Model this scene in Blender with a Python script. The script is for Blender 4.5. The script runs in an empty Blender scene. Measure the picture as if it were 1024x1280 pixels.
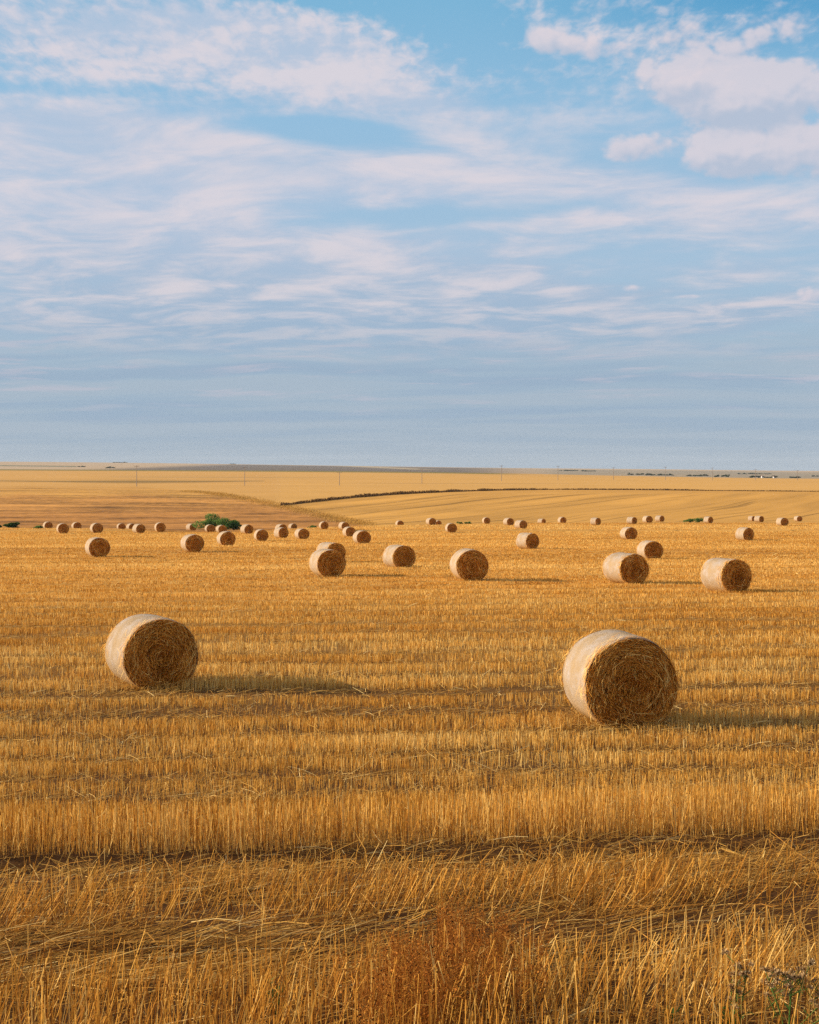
import bpy, math, random
import numpy as np

R = math.radians
rng = np.random.default_rng(7)
random.seed(7)
scene = bpy.context.scene
COL = scene.collection

# ------------------------------------------------------------------ camera numbers
F = 1900.0                  # focal length in photo pixels (photo 1024 x 1280)
HY = 586.0                  # eye-level row
CAM = 2.0                   # lens height above the origin
ROW = R(8.0)                # direction of the seed rows
SUN_EL, SUN_AZ = R(18.5), R(8.0)


def smooth(a, b, x):
    t = np.clip((x - a) / (b - a), 0, 1)
    return t * t * (3 - 2 * t)


def pchip(xk, yk):
    xk = np.asarray(xk, float); yk = np.asarray(yk, float)
    h = np.diff(xk); d = np.diff(yk) / h
    m = np.zeros_like(yk)
    for i in range(1, len(xk) - 1):
        if d[i - 1] * d[i] > 0:
            w1 = 2 * h[i] + h[i - 1]; w2 = h[i] + 2 * h[i - 1]
            m[i] = (w1 + w2) / (w1 / d[i - 1] + w2 / d[i])
    m[0] = d[0]; m[-1] = d[-1]

    def f(x):
        x = np.clip(np.asarray(x, float), xk[0], xk[-1])
        i = np.clip(np.searchsorted(xk, x) - 1, 0, len(xk) - 2)
        t = (x - xk[i]) / h[i]
        return ((1 + 2 * t) * (1 - t) ** 2 * yk[i] + t * (1 - t) ** 2 * h[i] * m[i]
                + t * t * (3 - 2 * t) * yk[i + 1] + t * t * (t - 1) * h[i] * m[i + 1])
    return f


# ------------------------------------------------------------------ value noise
_perm = np.random.default_rng(3).random((256, 256))


def vnoise(x, y):
    xi = np.floor(x).astype(int); yi = np.floor(y).astype(int)
    fx = x - xi; fy = y - yi
    fx = fx * fx * (3 - 2 * fx); fy = fy * fy * (3 - 2 * fy)
    a = _perm[xi & 255, yi & 255]; b = _perm[(xi + 1) & 255, yi & 255]
    c = _perm[xi & 255, (yi + 1) & 255]; d = _perm[(xi + 1) & 255, (yi + 1) & 255]
    return (a * (1 - fx) + b * fx) * (1 - fy) + (c * (1 - fx) + d * fx) * fy


def fbm(x, y, o=4):
    s = 0; a = 0.5; n = 0
    for k in range(o):
        s = s + a * vnoise(x + 17.3 * k, y - 9.1 * k); n += a
        x = x * 2.03; y = y * 2.03; a *= 0.5
    return s / n


# ------------------------------------------------------------------ the terrain
near_prof = pchip([0.5, 4, 6.5, 11, 16, 21.2, 25.5, 40, 56, 65, 80, 100, 127, 150, 170, 200, 255, 320],
                  [-2.05, -2.2, -2.40, -2.80, -3.27, -3.58, -3.72, -4.12, -4.56, -4.76, -5.20, -5.82, -6.50, -7.12,
                   -7.62, -8.33, -9.25, -10.9])
crest_y = pchip([-600, 0, 150, 250, 330, 400, 500, 620, 750, 900, 1024, 1700],
                [660, 662, 664, 666, 665, 661.5, 658, 655.5, 653.5, 652.5, 652.5, 651])
# the crest's distance, from the row in which the field ends
_d = np.linspace(120, 300, 1801)
_ys = HY - F * near_prof(_d) / _d
def crest_d(px):
    return np.interp(-crest_y(px), -_ys, _d)      # rows fall with distance
# the far side: rows (photo) against distance
far_row = pchip([200, 260, 300, 400, 480, 600, 760, 1000, 1500], [668, 662, 655.5, 633, 618, 610.5, 603.5, 597, 591])
edge_row = pchip([-600, 0, 250, 512, 640, 780, 1024, 1700], [585, 586.8, 588, 590, 592, 595, 598.5, 600])
top_row = pchip([-600, 0, 150, 300, 500, 640, 800, 1024, 1700], [576, 577, 578.3, 580.3, 583.2, 585, 586.3, 588.6, 590])


RUT = None            # wheel ruts in the near stubble, set once their rows are known


def terrain(x, y):
    r = np.hypot(x, y)
    az = np.clip(np.arctan2(x, y), -R(30), R(30))
    dd = np.maximum(r * np.cos(az), 0.5)
    px = 512 + F * np.tan(az)
    zn = near_prof(np.minimum(dd, 320))
    dc = crest_d(px)
    over = np.maximum(dd - dc, 0)
    zc = near_prof(np.minimum(dd, dc))
    zn = np.where(dd > dc, zc - 0.0295 * over - 0.0006 * np.minimum(over, 70) ** 2, zn)
    # far slope
    fr = far_row(np.clip(dd, 200, 1500))
    er = edge_row(px); tr = top_row(px)
    w = smooth(700, 1500, dd)
    fr = fr + w * (er - 591)
    far2 = er - 0.2 + (tr - er + 0.2) * smooth(1500, 5200, dd) + 0.9 * smooth(5200, 9000, dd)
    fr = np.where(dd > 1500, far2, fr)
    zf = -(fr - HY) / F * dd
    zf = np.where(dd < 205, -40, zf)
    k = 0.5
    m = np.maximum(zn, zf)
    z = m + k * np.log(np.exp(np.clip((zn - m) / k, -30, 0)) + np.exp(np.clip((zf - m) / k, -30, 0)))
    z = np.where(dd < 205, zn, z)
    z = z + 0.05 * (fbm(x * 0.35, y * 0.35, 3) - 0.5) * smooth(3, 10, dd)
    if RUT is not None:
        v = y * math.cos(ROW) - x * math.sin(ROW)
        for v0, w0, dp in RUT:
            z = z - dp * np.exp(-((v - v0) / w0) ** 2) * (r < 30)
    return z + CAM


def row_of(px, d):
    x = (px - 512) / F * d
    return HY - F * (float(terrain(np.array([x]), np.array([d]))[0]) - CAM) / d


def ground_at(px, py, dmax=260.0):
    """nearest distance along the photo column px whose ground lies in row py"""
    d = np.concatenate([np.linspace(4, 330, 6000), np.linspace(331, 1500, 2400)])
    x = (px - 512) / F * d
    rows = HY - F * (terrain(x, d) - CAM) / d
    i = np.argmax(rows <= py)
    return float(x[i]), float(d[i])


# ------------------------------------------------------------------ mesh helpers
def make_mesh(name, verts, faces, tint=None, mats=(), mat_index=None, smooth_faces=False, cols=None):
    """faces: list of (M,k) int arrays"""
    me = bpy.data.meshes.new(name)
    verts = np.ascontiguousarray(verts, dtype=np.float32)
    me.vertices.add(len(verts)); me.vertices.foreach_set('co', verts.ravel())
    loops = np.concatenate([f.ravel() for f in faces]).astype(np.int32)
    tot = np.concatenate([np.full(len(f), f.shape[1]) for f in faces]).astype(np.int32)
    st = np.concatenate([[0], np.cumsum(tot)[:-1]]).astype(np.int32)
    me.loops.add(len(loops)); me.loops.foreach_set('vertex_index', loops)
    me.polygons.add(len(tot)); me.polygons.foreach_set('loop_start', st)
    try:
        me.polygons.foreach_set('loop_total', tot)
    except Exception:
        pass
    if mat_index is not None:
        me.polygons.foreach_set('material_index', np.asarray(mat_index, np.int32))
    if smooth_faces:
        me.polygons.foreach_set('use_smooth', np.ones(len(tot), bool))
    for m in mats:
        me.materials.append(m)
    if tint is not None:
        a = me.attributes.new('tint', 'FLOAT', 'POINT'); a.data.foreach_set('value', np.asarray(tint, np.float32))
    if cols is not None:
        for nm, c in cols.items():
            a = me.attributes.new(nm, 'FLOAT_COLOR', 'POINT')
            a.data.foreach_set('color', np.ascontiguousarray(c, np.float32).ravel())
    me.update(calc_edges=True)
    return me


def link(name, me, parent=None, loc=None):
    o = bpy.data.objects.new(name, me); COL.objects.link(o)
    if parent is not None:
        o.parent = parent
    if loc is not None:
        o.location = loc
    return o


def empty(name, loc=(0, 0, 0), rz=0.0):
    o = bpy.data.objects.new(name, None); COL.objects.link(o)
    o.location = loc; o.rotation_euler = (0, 0, rz); o.empty_display_size = 0.2
    return o


def tag(o, label=None, cat=None, group=None, kind=None):
    if label: o['label'] = label
    if cat: o['category'] = cat
    if group: o['group'] = group
    if kind: o['kind'] = kind
    return o


class Acc:
    """collects vertices, faces and a tint value per vertex"""
    def __init__(s):
        s.v = []; s.f = {3: [], 4: []}; s.t = []; s.n = 0; s.mi = {3: [], 4: []}

    def add(s, v, f, t, mi=0):
        v = np.asarray(v, float).reshape(-1, 3); f = np.asarray(f, int)
        t = np.broadcast_to(np.asarray(t, float), (len(v),))
        s.v.append(v); s.t.append(t); s.f[f.shape[1]].append(f + s.n); s.n += len(v)
        s.mi[f.shape[1]].append(np.full(len(f), mi))

    def mesh(s, name, mats, smooth_faces=False):
        fs = []; mi = []
        for k in (3, 4):
            if s.f[k]:
                fs.append(np.concatenate(s.f[k])); mi.append(np.concatenate(s.mi[k]))
        return make_mesh(name, np.concatenate(s.v), fs, np.concatenate(s.t), mats, np.concatenate(mi), smooth_faces)


def ribbons(acc, P, side, width, tint, taper=0.6, mi=0):
    """P (N,K,3) polylines, side (N,3) unit vectors, width (N,)"""
    N, K, _ = P.shape
    w = width[:, None] * np.linspace(1, taper, K)[None, :] * 0.5
    V = np.empty((N, K, 2, 3))
    V[:, :, 0] = P - side[:, None] * w[..., None]
    V[:, :, 1] = P + side[:, None] * w[..., None]
    b = (np.arange(N) * K * 2)[:, None]
    q = []
    for k in range(K - 1):
        q.append(np.stack([b[:, 0] + 2 * k, b[:, 0] + 2 * k + 1, b[:, 0] + 2 * k + 3, b[:, 0] + 2 * k + 2], 1))
    acc.add(V.reshape(-1, 3), np.concatenate(q), np.repeat(tint, K * 2), mi)


def tubes(acc, P, rad, tint, sides=3, taper=0.85, mi=0):
    N, K, _ = P.shape
    T = P[:, -1] - P[:, 0]; T = T / np.maximum(np.linalg.norm(T, axis=1, keepdims=True), 1e-9)
    ref = np.where(np.abs(T[:, 2:3]) > 0.9, np.array([[1.0, 0, 0]]), np.array([[0, 0, 1.0]]))
    A = np.cross(T, ref); A /= np.linalg.norm(A, axis=1, keepdims=True)
    B = np.cross(T, A)
    ang = np.arange(sides) * 2 * math.pi / sides + 0.4
    ring = A[:, None] * np.cos(ang)[None, :, None] + B[:, None] * np.sin(ang)[None, :, None]      # N,s,3
    rr = rad[:, None] * np.linspace(1, taper, K)[None]
    V = P[:, :, None] + ring[:, None] * rr[..., None, None]
    b = np.arange(N) * K * sides
    q = []
    for k in range(K - 1):
        for s_ in range(sides):
            s2 = (s_ + 1) % sides
            q.append(np.stack([b + k * sides + s_, b + k * sides + s2, b + (k + 1) * sides + s2, b + (k + 1) * sides + s_], 1))
    acc.add(V.reshape(-1, 3), np.concatenate(q), np.repeat(tint, K * sides), mi)


# ------------------------------------------------------------------ node helpers
class NT:
    def __init__(s, tree):
        s.t = tree
        tree.nodes.clear()

    def n(s, kind, **kw):
        nd = s.t.nodes.new(kind)
        for k, v in kw.items():
            setattr(nd, k, v)
        return nd

    def put(s, inp, v):
        if isinstance(v, bpy.types.NodeSocket):
            s.t.links.new(v, inp)
        else:
            inp.default_value = v

    def m(s, op, a, b=0.0, c=0.0):
        nd = s.n('ShaderNodeMath', operation=op)
        s.put(nd.inputs[0], a); s.put(nd.inputs[1], b); s.put(nd.inputs[2], c)
        return nd.outputs[0]

    def add(s, a, b): return s.m('ADD', a, b)
    def sub(s, a, b): return s.m('SUBTRACT', a, b)
    def mul(s, a, b): return s.m('MULTIPLY', a, b)

    def sstep(s, a, b, x):
        nd = s.n('ShaderNodeMapRange', interpolation_type='SMOOTHSTEP')
        s.put(nd.inputs[0], x); nd.inputs[1].default_value = a; nd.inputs[2].default_value = b
        nd.inputs[3].default_value = 0; nd.inputs[4].default_value = 1
        return nd.outputs[0]

    def vec(s, x, y, z=0.0):
        nd = s.n('ShaderNodeCombineXYZ')
        s.put(nd.inputs[0], x); s.put(nd.inputs[1], y); s.put(nd.inputs[2], z)
        return nd.outputs[0]

    def sep(s, v):
        nd = s.n('ShaderNodeSeparateXYZ'); s.put(nd.inputs[0], v)
        return nd.outputs

    def noise(s, v, scale, detail=4.0, rough=0.55, dist=0.0, lac=2.0):
        nd = s.n('ShaderNodeTexNoise')
        s.put(nd.inputs['Vector'], v)
        nd.inputs['Scale'].default_value = scale; nd.inputs['Detail'].default_value = detail
        nd.inputs['Roughness'].default_value = rough; nd.inputs['Distortion'].default_value = dist
        nd.inputs['Lacunarity'].default_value = lac
        return nd.outputs['Fac']

    def noise2(s, v, scale, detail=4.0, rough=0.55, dist=0.0):
        o = s.noise(v, scale, detail, rough, dist)
        o.node.noise_dimensions = '2D'
        return o

    def mix(s, f, a, b, blend='MIX'):
        nd = s.n('ShaderNodeMix', data_type='RGBA', blend_type=blend)
        s.put(nd.inputs[0], f)
        for i, v in ((6, a), (7, b)):
            if isinstance(v, (tuple, list)):
                v = (v[0], v[1], v[2], 1.0)
            s.put(nd.inputs[i], v)
        return nd.outputs[2]

    def ramp(s, f, stops, interp='LINEAR'):
        nd = s.n('ShaderNodeValToRGB'); cr = nd.color_ramp; cr.interpolation = interp
        while len(cr.elements) < len(stops):
            cr.elements.new(0.5)
        for e, (p, c) in zip(cr.elements, stops):
            e.position = p; e.color = (c[0], c[1], c[2], 1)
        s.put(nd.inputs[0], f)
        return nd.outputs[0]

    def attr(s, name, out='Fac'):
        return s.n('ShaderNodeAttribute', attribute_name=name).outputs[out]


def new_mat(name):
    m = bpy.data.materials.new(name); m.use_nodes = True
    return m, NT(m.node_tree)


def finish(nt, shader, disp=None):
    o = nt.n('ShaderNodeOutputMaterial'); nt.t.links.new(shader, o.inputs[0])


def bsdf(nt, col, rough=0.85, spec=0.15, normal=None):
    b = nt.n('ShaderNodeBsdfPrincipled')
    nt.put(b.inputs['Base Color'], col if isinstance(col, bpy.types.NodeSocket) else (*col, 1))
    b.inputs['Roughness'].default_value = rough
    b.inputs['Specular IOR Level'].default_value = spec
    if normal is not None:
        nt.t.links.new(normal, b.inputs['Normal'])
    return b.outputs[0]


def bump(nt, h, strength=0.5, dist=0.02):
    b = nt.n('ShaderNodeBump'); b.inputs['Strength'].default_value = strength; b.inputs['Distance'].default_value = dist
    nt.t.links.new(h, b.inputs['Height'])
    return b.outputs[0]


def leafy(name, stops, trans=0.3, rough=0.8):
    """thin plant matter: its colour runs through the stops with the tint each blade carries"""
    m, nt = new_mat(name)
    t = nt.attr('tint')
    c = nt.ramp(t, stops)
    d = bsdf(nt, c, rough, 0.08)
    tr = nt.n('ShaderNodeBsdfTranslucent'); nt.put(tr.inputs[0], c)
    mx = nt.n('ShaderNodeMixShader'); mx.inputs[0].default_value = trans
    nt.t.links.new(d, mx.inputs[1]); nt.t.links.new(tr.outputs[0], mx.inputs[2])
    finish(nt, mx.outputs[0])
    return m


M_STUB = leafy('stubble_straw', [(0, (0.17, 0.056, 0.008)), (0.3, (0.50, 0.205, 0.025)), (0.65, (0.74, 0.385, 0.066)), (1, (0.88, 0.60, 0.20))], 0.25)
M_LIT = leafy('loose_straw', [(0, (0.12, 0.046, 0.009)), (0.4, (0.40, 0.18, 0.030)), (0.75, (0.66, 0.37, 0.08)), (1, (0.86, 0.62, 0.25))], 0.15)
M_END = leafy('bale_straw', [(0, (0.07, 0.020, 0.003)), (0.35, (0.46, 0.160, 0.017)), (0.7, (0.84, 0.39, 0.058)), (1, (0.94, 0.66, 0.22))], 0.1)
M_DOCK = leafy('dried_dock', [(0, (0.015, 0.006, 0.004)), (0.3, (0.10, 0.03, 0.01)), (0.6, (0.40, 0.135, 0.020)), (1, (0.62, 0.27, 0.045))], 0.15)
M_GREEN = leafy('green_leaf', [(0, (0.02, 0.055, 0.012)), (0.5, (0.08, 0.165, 0.03)), (1, (0.20, 0.30, 0.07))], 0.3)
M_VERGE = leafy('dry_verge_grass', [(0, (0.045, 0.022, 0.009)), (0.5, (0.13, 0.065, 0.02)), (1, (0.30, 0.16, 0.04))], 0.2)
M_BRUSH = leafy('golden_verge_grass', [(0, (0.26, 0.14, 0.03)), (0.5, (0.50, 0.28, 0.06)), (1, (0.66, 0.42, 0.11))], 0.2)
M_HEAD = leafy('thistle_head', [(0, (0.12, 0.055, 0.018)), (0.5, (0.42, 0.25, 0.10)), (1, (0.74, 0.54, 0.28))], 0.2)
M_FARTREE = leafy('far_tree', [(0, (0.012, 0.028, 0.014)), (0.5, (0.03, 0.055, 0.025)), (1, (0.06, 0.09, 0.035))], 0.1)


def mat_simple(name, c1, c2, scale, rough=0.85):
    m, nt = new_mat(name)
    tc = nt.n('ShaderNodeTexCoord').outputs['Object']
    n = nt.noise(tc, scale, 5, 0.6)
    finish(nt, bsdf(nt, nt.mix(n, c1, c2), rough, 0.2, bump(nt, n, 0.4, 0.01)))
    return m


M_POLE = mat_simple('weathered_pole', (0.20, 0.16, 0.13), (0.34, 0.29, 0.24), 6)
M_METAL = mat_simple('dull_metal', (0.14, 0.14, 0.14), (0.25, 0.25, 0.24), 12, 0.5)
M_BARK = mat_simple('bark', (0.05, 0.035, 0.022), (0.12, 0.09, 0.06), 9)
M_WALLW = mat_simple('white_render', (0.70, 0.68, 0.64), (0.80, 0.78, 0.74), 1)
M_ROOF = mat_simple('roof_tile', (0.22, 0.10, 0.07), (0.32, 0.16, 0.11), 2)


def mat_net():
    m, nt = new_mat('bale_net')
    tc = nt.n('ShaderNodeTexCoord').outputs['Object']
    x, y, z = nt.sep(tc)[0:3]
    th = nt.m('ARCTAN2', x, nt.sub(z, 0.60))
    v = nt.vec(nt.mul(th, 0.62), y, 0.0)
    fine = nt.noise(nt.vec(nt.mul(th, 18), nt.mul(y, 60)), 1.0, 3, 0.6)          # strands along the wrap
    big = nt.noise(v, 3.0, 4, 0.6)
    mid = nt.noise(v, 42.0, 3, 0.6)
    grit = nt.noise(v, 110.0, 3, 0.7)
    net = nt.mix(nt.sstep(0.25, 0.75, nt.add(nt.mul(fine, 0.6), nt.mul(grit, 0.4))), (0.30, 0.24, 0.19), (0.56, 0.50, 0.46))
    straw = nt.mix(mid, (0.28, 0.17, 0.075), (0.46, 0.34, 0.20))
    f = nt.add(nt.add(nt.mul(big, 0.75), nt.mul(mid, 0.45)), nt.mul(grit, 0.35))
    c = nt.mix(nt.sstep(0.55, 0.88, f), net, straw)
    # golden lower side: light bounced off the stubble, put into the colour
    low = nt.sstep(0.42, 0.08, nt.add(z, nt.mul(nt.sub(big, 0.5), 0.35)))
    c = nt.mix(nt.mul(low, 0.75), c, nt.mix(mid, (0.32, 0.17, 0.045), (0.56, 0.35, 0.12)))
    h = nt.add(nt.add(nt.mul(fine, 0.5), mid), nt.mul(grit, 0.6))
    finish(nt, bsdf(nt, c, 0.85, 0.12, bump(nt, h, 0.9, 0.018)))
    return m


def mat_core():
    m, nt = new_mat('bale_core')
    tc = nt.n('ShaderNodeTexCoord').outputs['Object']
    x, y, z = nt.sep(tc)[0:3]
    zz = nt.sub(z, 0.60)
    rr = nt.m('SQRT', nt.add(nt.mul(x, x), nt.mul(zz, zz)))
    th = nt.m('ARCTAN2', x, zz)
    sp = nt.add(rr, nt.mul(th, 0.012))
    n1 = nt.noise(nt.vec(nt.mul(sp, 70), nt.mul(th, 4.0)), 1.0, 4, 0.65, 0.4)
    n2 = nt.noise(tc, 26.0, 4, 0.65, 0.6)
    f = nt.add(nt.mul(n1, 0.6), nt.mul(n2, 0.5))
    c = nt.ramp(f, [(0.36, (0.07, 0.021, 0.003)), (0.54, (0.34, 0.115, 0.013)), (0.72, (0.68, 0.30, 0.045))])  # darker than the end straws: shade of the gaps painted into the colour
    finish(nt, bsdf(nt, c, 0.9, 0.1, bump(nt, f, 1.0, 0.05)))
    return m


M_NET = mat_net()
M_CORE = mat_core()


def mat_ground():
    m, nt = new_mat('field_ground')
    geo = nt.n('ShaderNodeNewGeometry').outputs['Position']
    x, y, z = nt.sep(geo)[0:3]
    col = nt.attr('col', 'Color')
    mk = nt.n('ShaderNodeAttribute', attribute_name='mask').outputs['Color']
    sepc = nt.n('ShaderNodeSeparateColor'); nt.t.links.new(mk, sepc.inputs[0])
    fur, rough, near = sepc.outputs[0], sepc.outputs[1], sepc.outputs[2]
    ca, sa = math.cos(ROW), math.sin(ROW)
    v = nt.sub(nt.mul(y, ca), nt.mul(x, sa)); u = nt.add(nt.mul(x, ca), nt.mul(y, sa))
    # seed rows and swaths of the near field
    n_row = nt.noise(nt.vec(nt.mul(u, 0.05), nt.mul(v, 0.75)), 1.0, 4, 0.6)
    n_clod = nt.noise(geo, 9.0, 5, 0.65)
    n_big = nt.noise(nt.vec(nt.mul(u, 0.02), nt.mul(v, 0.12)), 1.0, 3, 0.5)
    k_near = nt.add(nt.mul(nt.sub(n_row, 0.5), 1.5), nt.add(nt.mul(nt.sub(n_clod, 0.5), 0.9), nt.mul(nt.sub(n_big, 0.5), 0.8)))
    # tramlines and swaths of the far slope, running away from the near field
    a2 = R(24.0)
    warp = nt.mul(nt.sub(nt.noise(geo, 0.008, 2, 0.5), 0.5), 26)
    q = nt.add(nt.sub(nt.mul(x, math.cos(a2)), nt.mul(y, math.sin(a2))), warp)
    p = nt.add(nt.mul(x, math.sin(a2)), nt.mul(y, math.cos(a2)))
    n_q = nt.noise(nt.vec(nt.mul(q, 0.42), nt.mul(p, 0.006)), 1.0, 3, 0.65)
    n_q2 = nt.noise(nt.vec(nt.mul(q, 0.09), nt.mul(p, 0.008)), 1.0, 2, 0.5)
    lines = nt.sstep(0.54, 0.63, n_q)
    k_fur = nt.sub(nt.mul(nt.sub(n_q2, 0.5), 1.2), nt.mul(lines, 0.55))
    # left slope: rough broken ground with contour furrows
    n_r1 = nt.noise(nt.vec(nt.mul(x, 0.022), nt.mul(y, 0.075)), 1.0, 5, 0.7, 0.4)
    n_r2 = nt.noise(geo, 0.5, 5, 0.7)
    k_rgh = nt.add(nt.mul(nt.sub(n_r1, 0.5), 4.2), nt.mul(nt.sub(n_r2, 0.5), 3.0))
    # everything else: long faint streaks
    n_f = nt.noise(nt.vec(nt.mul(x, 0.0035), nt.mul(y, 0.022)), 1.0, 5, 0.6)
    n_g = nt.noise(geo, 0.07, 4, 0.6)
    k_far = nt.add(nt.mul(nt.sub(n_f, 0.5), 0.55), nt.mul(nt.sub(n_g, 0.5), 0.25))
    k = nt.add(nt.add(nt.mul(k_near, near), nt.mul(k_fur, fur)), nt.add(nt.mul(k_rgh, rough), k_far))
    k = nt.m('MAXIMUM', nt.add(1.0, nt.mul(k, 0.75)), 0.25)
    mulc = nt.n('ShaderNodeVectorMath', operation='SCALE')
    nt.t.links.new(col, mulc.inputs[0]); nt.t.links.new(k, mulc.inputs['Scale'])
    finish(nt, bsdf(nt, mulc.outputs[0], 0.95, 0.05, bump(nt, n_clod, 0.5, 0.03)))
    return m


# ------------------------------------------------------------------ ground sheet
GOLD = np.array([0.56, 0.285, 0.062])


def v_of_row(py, px=512):
    x, d = ground_at(px, py)
    return d * math.cos(ROW) - x * math.sin(ROW)


ROWV = {k: v_of_row(k) for k in (4000, 1500, 1330, 1245, 1200, 1165, 1132, 1100, 1075, 1062, 1036, 1014)}
RUT = [(ROWV[1075] - 0.02, 0.22, 0.10), (ROWV[1200], 0.30, 0.06)]


def build_ground():
    rad = [0.4]
    while rad[-1] < 9000:
        r = rad[-1]
        rad.append(r * (1.006 if 5.5 < r < 12 else 1.014 if r < 150 else 1.008 if r < 700 else 1.016))
    rad = np.array(rad)
    az = np.concatenate([np.arange(-180, -20, 5.0), np.arange(-20, 20, 0.1), np.arange(20, 180, 5.0)])
    az = np.radians(az)
    A, Rr = np.meshgrid(az, rad)
    X = Rr * np.sin(A); Y = Rr * np.cos(A)
    Z = terrain(X.ravel(), Y.ravel()).reshape(X.shape)
    na, nr = len(az), len(rad)
    V = np.stack([X, Y, Z], -1).reshape(-1, 3)
    V = np.concatenate([V, [[0, 0, float(terrain(np.array([0.0]), np.array([0.4]))[0])]]])
    i, j = np.meshgrid(np.arange(nr - 1), np.arange(na), indexing='ij')
    j2 = (j + 1) % na
    q = np.stack([i * na + j, i * na + j2, (i + 1) * na + j2, (i + 1) * na + j], -1).reshape(-1, 4)[:, ::-1]
    c = len(V) - 1
    tri = np.stack([np.arange(na), (np.arange(na) + 1) % na, np.full(na, c)], 1)
    x, y, z = V.T
    azc = np.clip(np.arctan2(x, y), -R(30), R(30)); r = np.hypot(x, y); dd = np.maximum(r * np.cos(azc), 0.4)
    px = 512 + F * np.tan(azc); ys = HY - F * (z - CAM) / dd
    dc = crest_d(px)
    col = np.tile(GOLD, (len(V), 1)); mask = np.zeros((len(V), 4)); mask[:, 3] = 1

    def paint(w, c_):
        w = np.clip(w, 0, 1)[:, None]
        col[:] = col * (1 - w) + np.array(c_) * w

    near = 1 - smooth(0, 6, dd - dc)
    # bare soil and chaff shows close by, where each stalk is built
    paint((1 - smooth(14, 70, dd)), (0.085, 0.036, 0.010))
    far = 1 - near
    hill = far * (1 - smooth(470, 520, dd))
    paint(far, (0.58, 0.295, 0.062))
    # beyond the verge
    verge_row = np.interp(px, VERGE_PX, VERGE_PY)
    beyond = far * (px > 345) * smooth(0.6, -0.6, ys - verge_row) if False else far * (px > 345) * np.clip((verge_row - ys) / 0.8, 0, 1)
    paint(beyond, (0.61, 0.33, 0.085))
    # rough left slope
    nb = (fbm(px * 0.03, ys * 0.08, 3) - 0.5)
    bx = np.interp(ys, [606, 612, 620, 632, 645, 655, 670], [150, 235, 300, 352, 415, 455, 500])
    rgh = far * smooth(8, -8, -(bx - px + nb * 26)) if False else far * np.clip((bx - px + nb * 40) / 14, 0, 1) * smooth(606, 613, ys + nb * 4)
    paint(rgh * 0.9, (0.47, 0.215, 0.050)); paint(rgh * smooth(628, 645, ys + nb * 14) * 0.55, (0.32, 0.13, 0.030))
    paint(rgh * smooth(606, 611, ys) * (1 - smooth(616, 624, ys + nb * 10)) * 0.6, (0.55, 0.29, 0.06))
    left_up = far * (1 - rgh) * (px < 352) * np.clip((632 - ys) / 3, 0, 1)
    paint(left_up * 0.8, (0.59, 0.32, 0.088))
    # dull olive strip on the upper left and thin lines beside it
    s1 = np.exp(-((ys - (601.0 + 1.2 * np.cos((px - 170) / 110))) / np.interp(px, [-100, 60, 170, 260, 330], [0.4, 0.7, 1.9, 1.0, 0.3])) ** 2) * (px < 330) * far
    paint(s1 * 0.85, (0.19, 0.12, 0.035))
    s2 = np.exp(-((ys - 596.2 - 0.004 * (px - 150)) / 0.7) ** 2) * smooth(90, 170, px) * (1 - smooth(300, 520, px)) * far
    paint(s2 * 0.55, (0.33, 0.20, 0.07))
    s4 = np.exp(-((ys - 604.5) / 0.6) ** 2) * smooth(420, 520, px) * (1 - smooth(640, 760, px)) * far
    paint(s4 * 0.3, (0.35, 0.20, 0.07))
    # green margin where the plateau ends
    er = edge_row(px)
    s3 = np.exp(-((ys - er - 0.4) / 0.75) ** 2) * (dd > 900) * (dd < 1900) * (1 - smooth(600, 680, px))
    paint(s3 * 0.9, (0.10, 0.12, 0.03))
    # far country
    fc = (dd > 1560)
    paint(fc * 1.0, (0.48, 0.34, 0.20))
    g = fc * smooth(215, 330, px + (ys - 581) * 25) * (1 - smooth(560, 700, px)) * np.clip((ys - top_row(px) - 0.2) / 0.5, 0, 1)
    paint(g * 0.9, (0.13, 0.105, 0.085))
    cs = fc * np.exp(-((ys - np.interp(px, [380, 430, 500, 560], [581.2, 582.2, 585.4, 588])) / 0.8) ** 2) * smooth(400, 440, px) * (1 - smooth(500, 560, px))
    paint(cs, (0.46, 0.35, 0.20))
    rt = fc * smooth(640, 720, px) * smooth(0.8, 2.0, ys - top_row(px)) * (0.5 + fbm(px * 0.02, ys * 0.6, 3))
    paint(np.clip(rt, 0, 1) * 0.75, (0.26, 0.22, 0.15))
    l1 = fc * np.exp(-((ys - 582.0 - px * 0.012) / 0.6) ** 2) * (px < 95)
    paint(l1 * 0.9, (0.10, 0.12, 0.06))
    mask[:, 0] = hill * (1 - rgh) * (px > 345) * (1 - beyond)
    mask[:, 1] = rgh
    mask[:, 2] = near
    colr = np.concatenate([col, np.ones((len(V), 1))], 1)
    me = make_mesh('field_ground', V, [q, tri], None, [mat_ground()], None, True, {'col': colr, 'mask': mask})
    o = link('field_ground', me)
    tag(o, 'golden stubble field falling to a crest, with farmed slopes and far plains behind', None, None, 'structure')
    return o


VERGE_PX = [345, 352, 380, 410, 440, 475, 512, 560, 620, 690, 780, 900, 1024, 1300]
VERGE_PY = [633.5, 632.2, 628.8, 625.5, 622.3, 619.5, 617.2, 615.0, 613.2, 612.2, 612.4, 613.6, 614.6, 617]
build_ground()

# ------------------------------------------------------------------ swath structure of the stubble
VT = np.arange(3.0, 300.0, 0.02)
dens = np.ones_like(VT); hgt = np.full_like(VT, 0.20); lean = np.full_like(VT, 0.06); litter = np.full_like(VT, 0.25)


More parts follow.
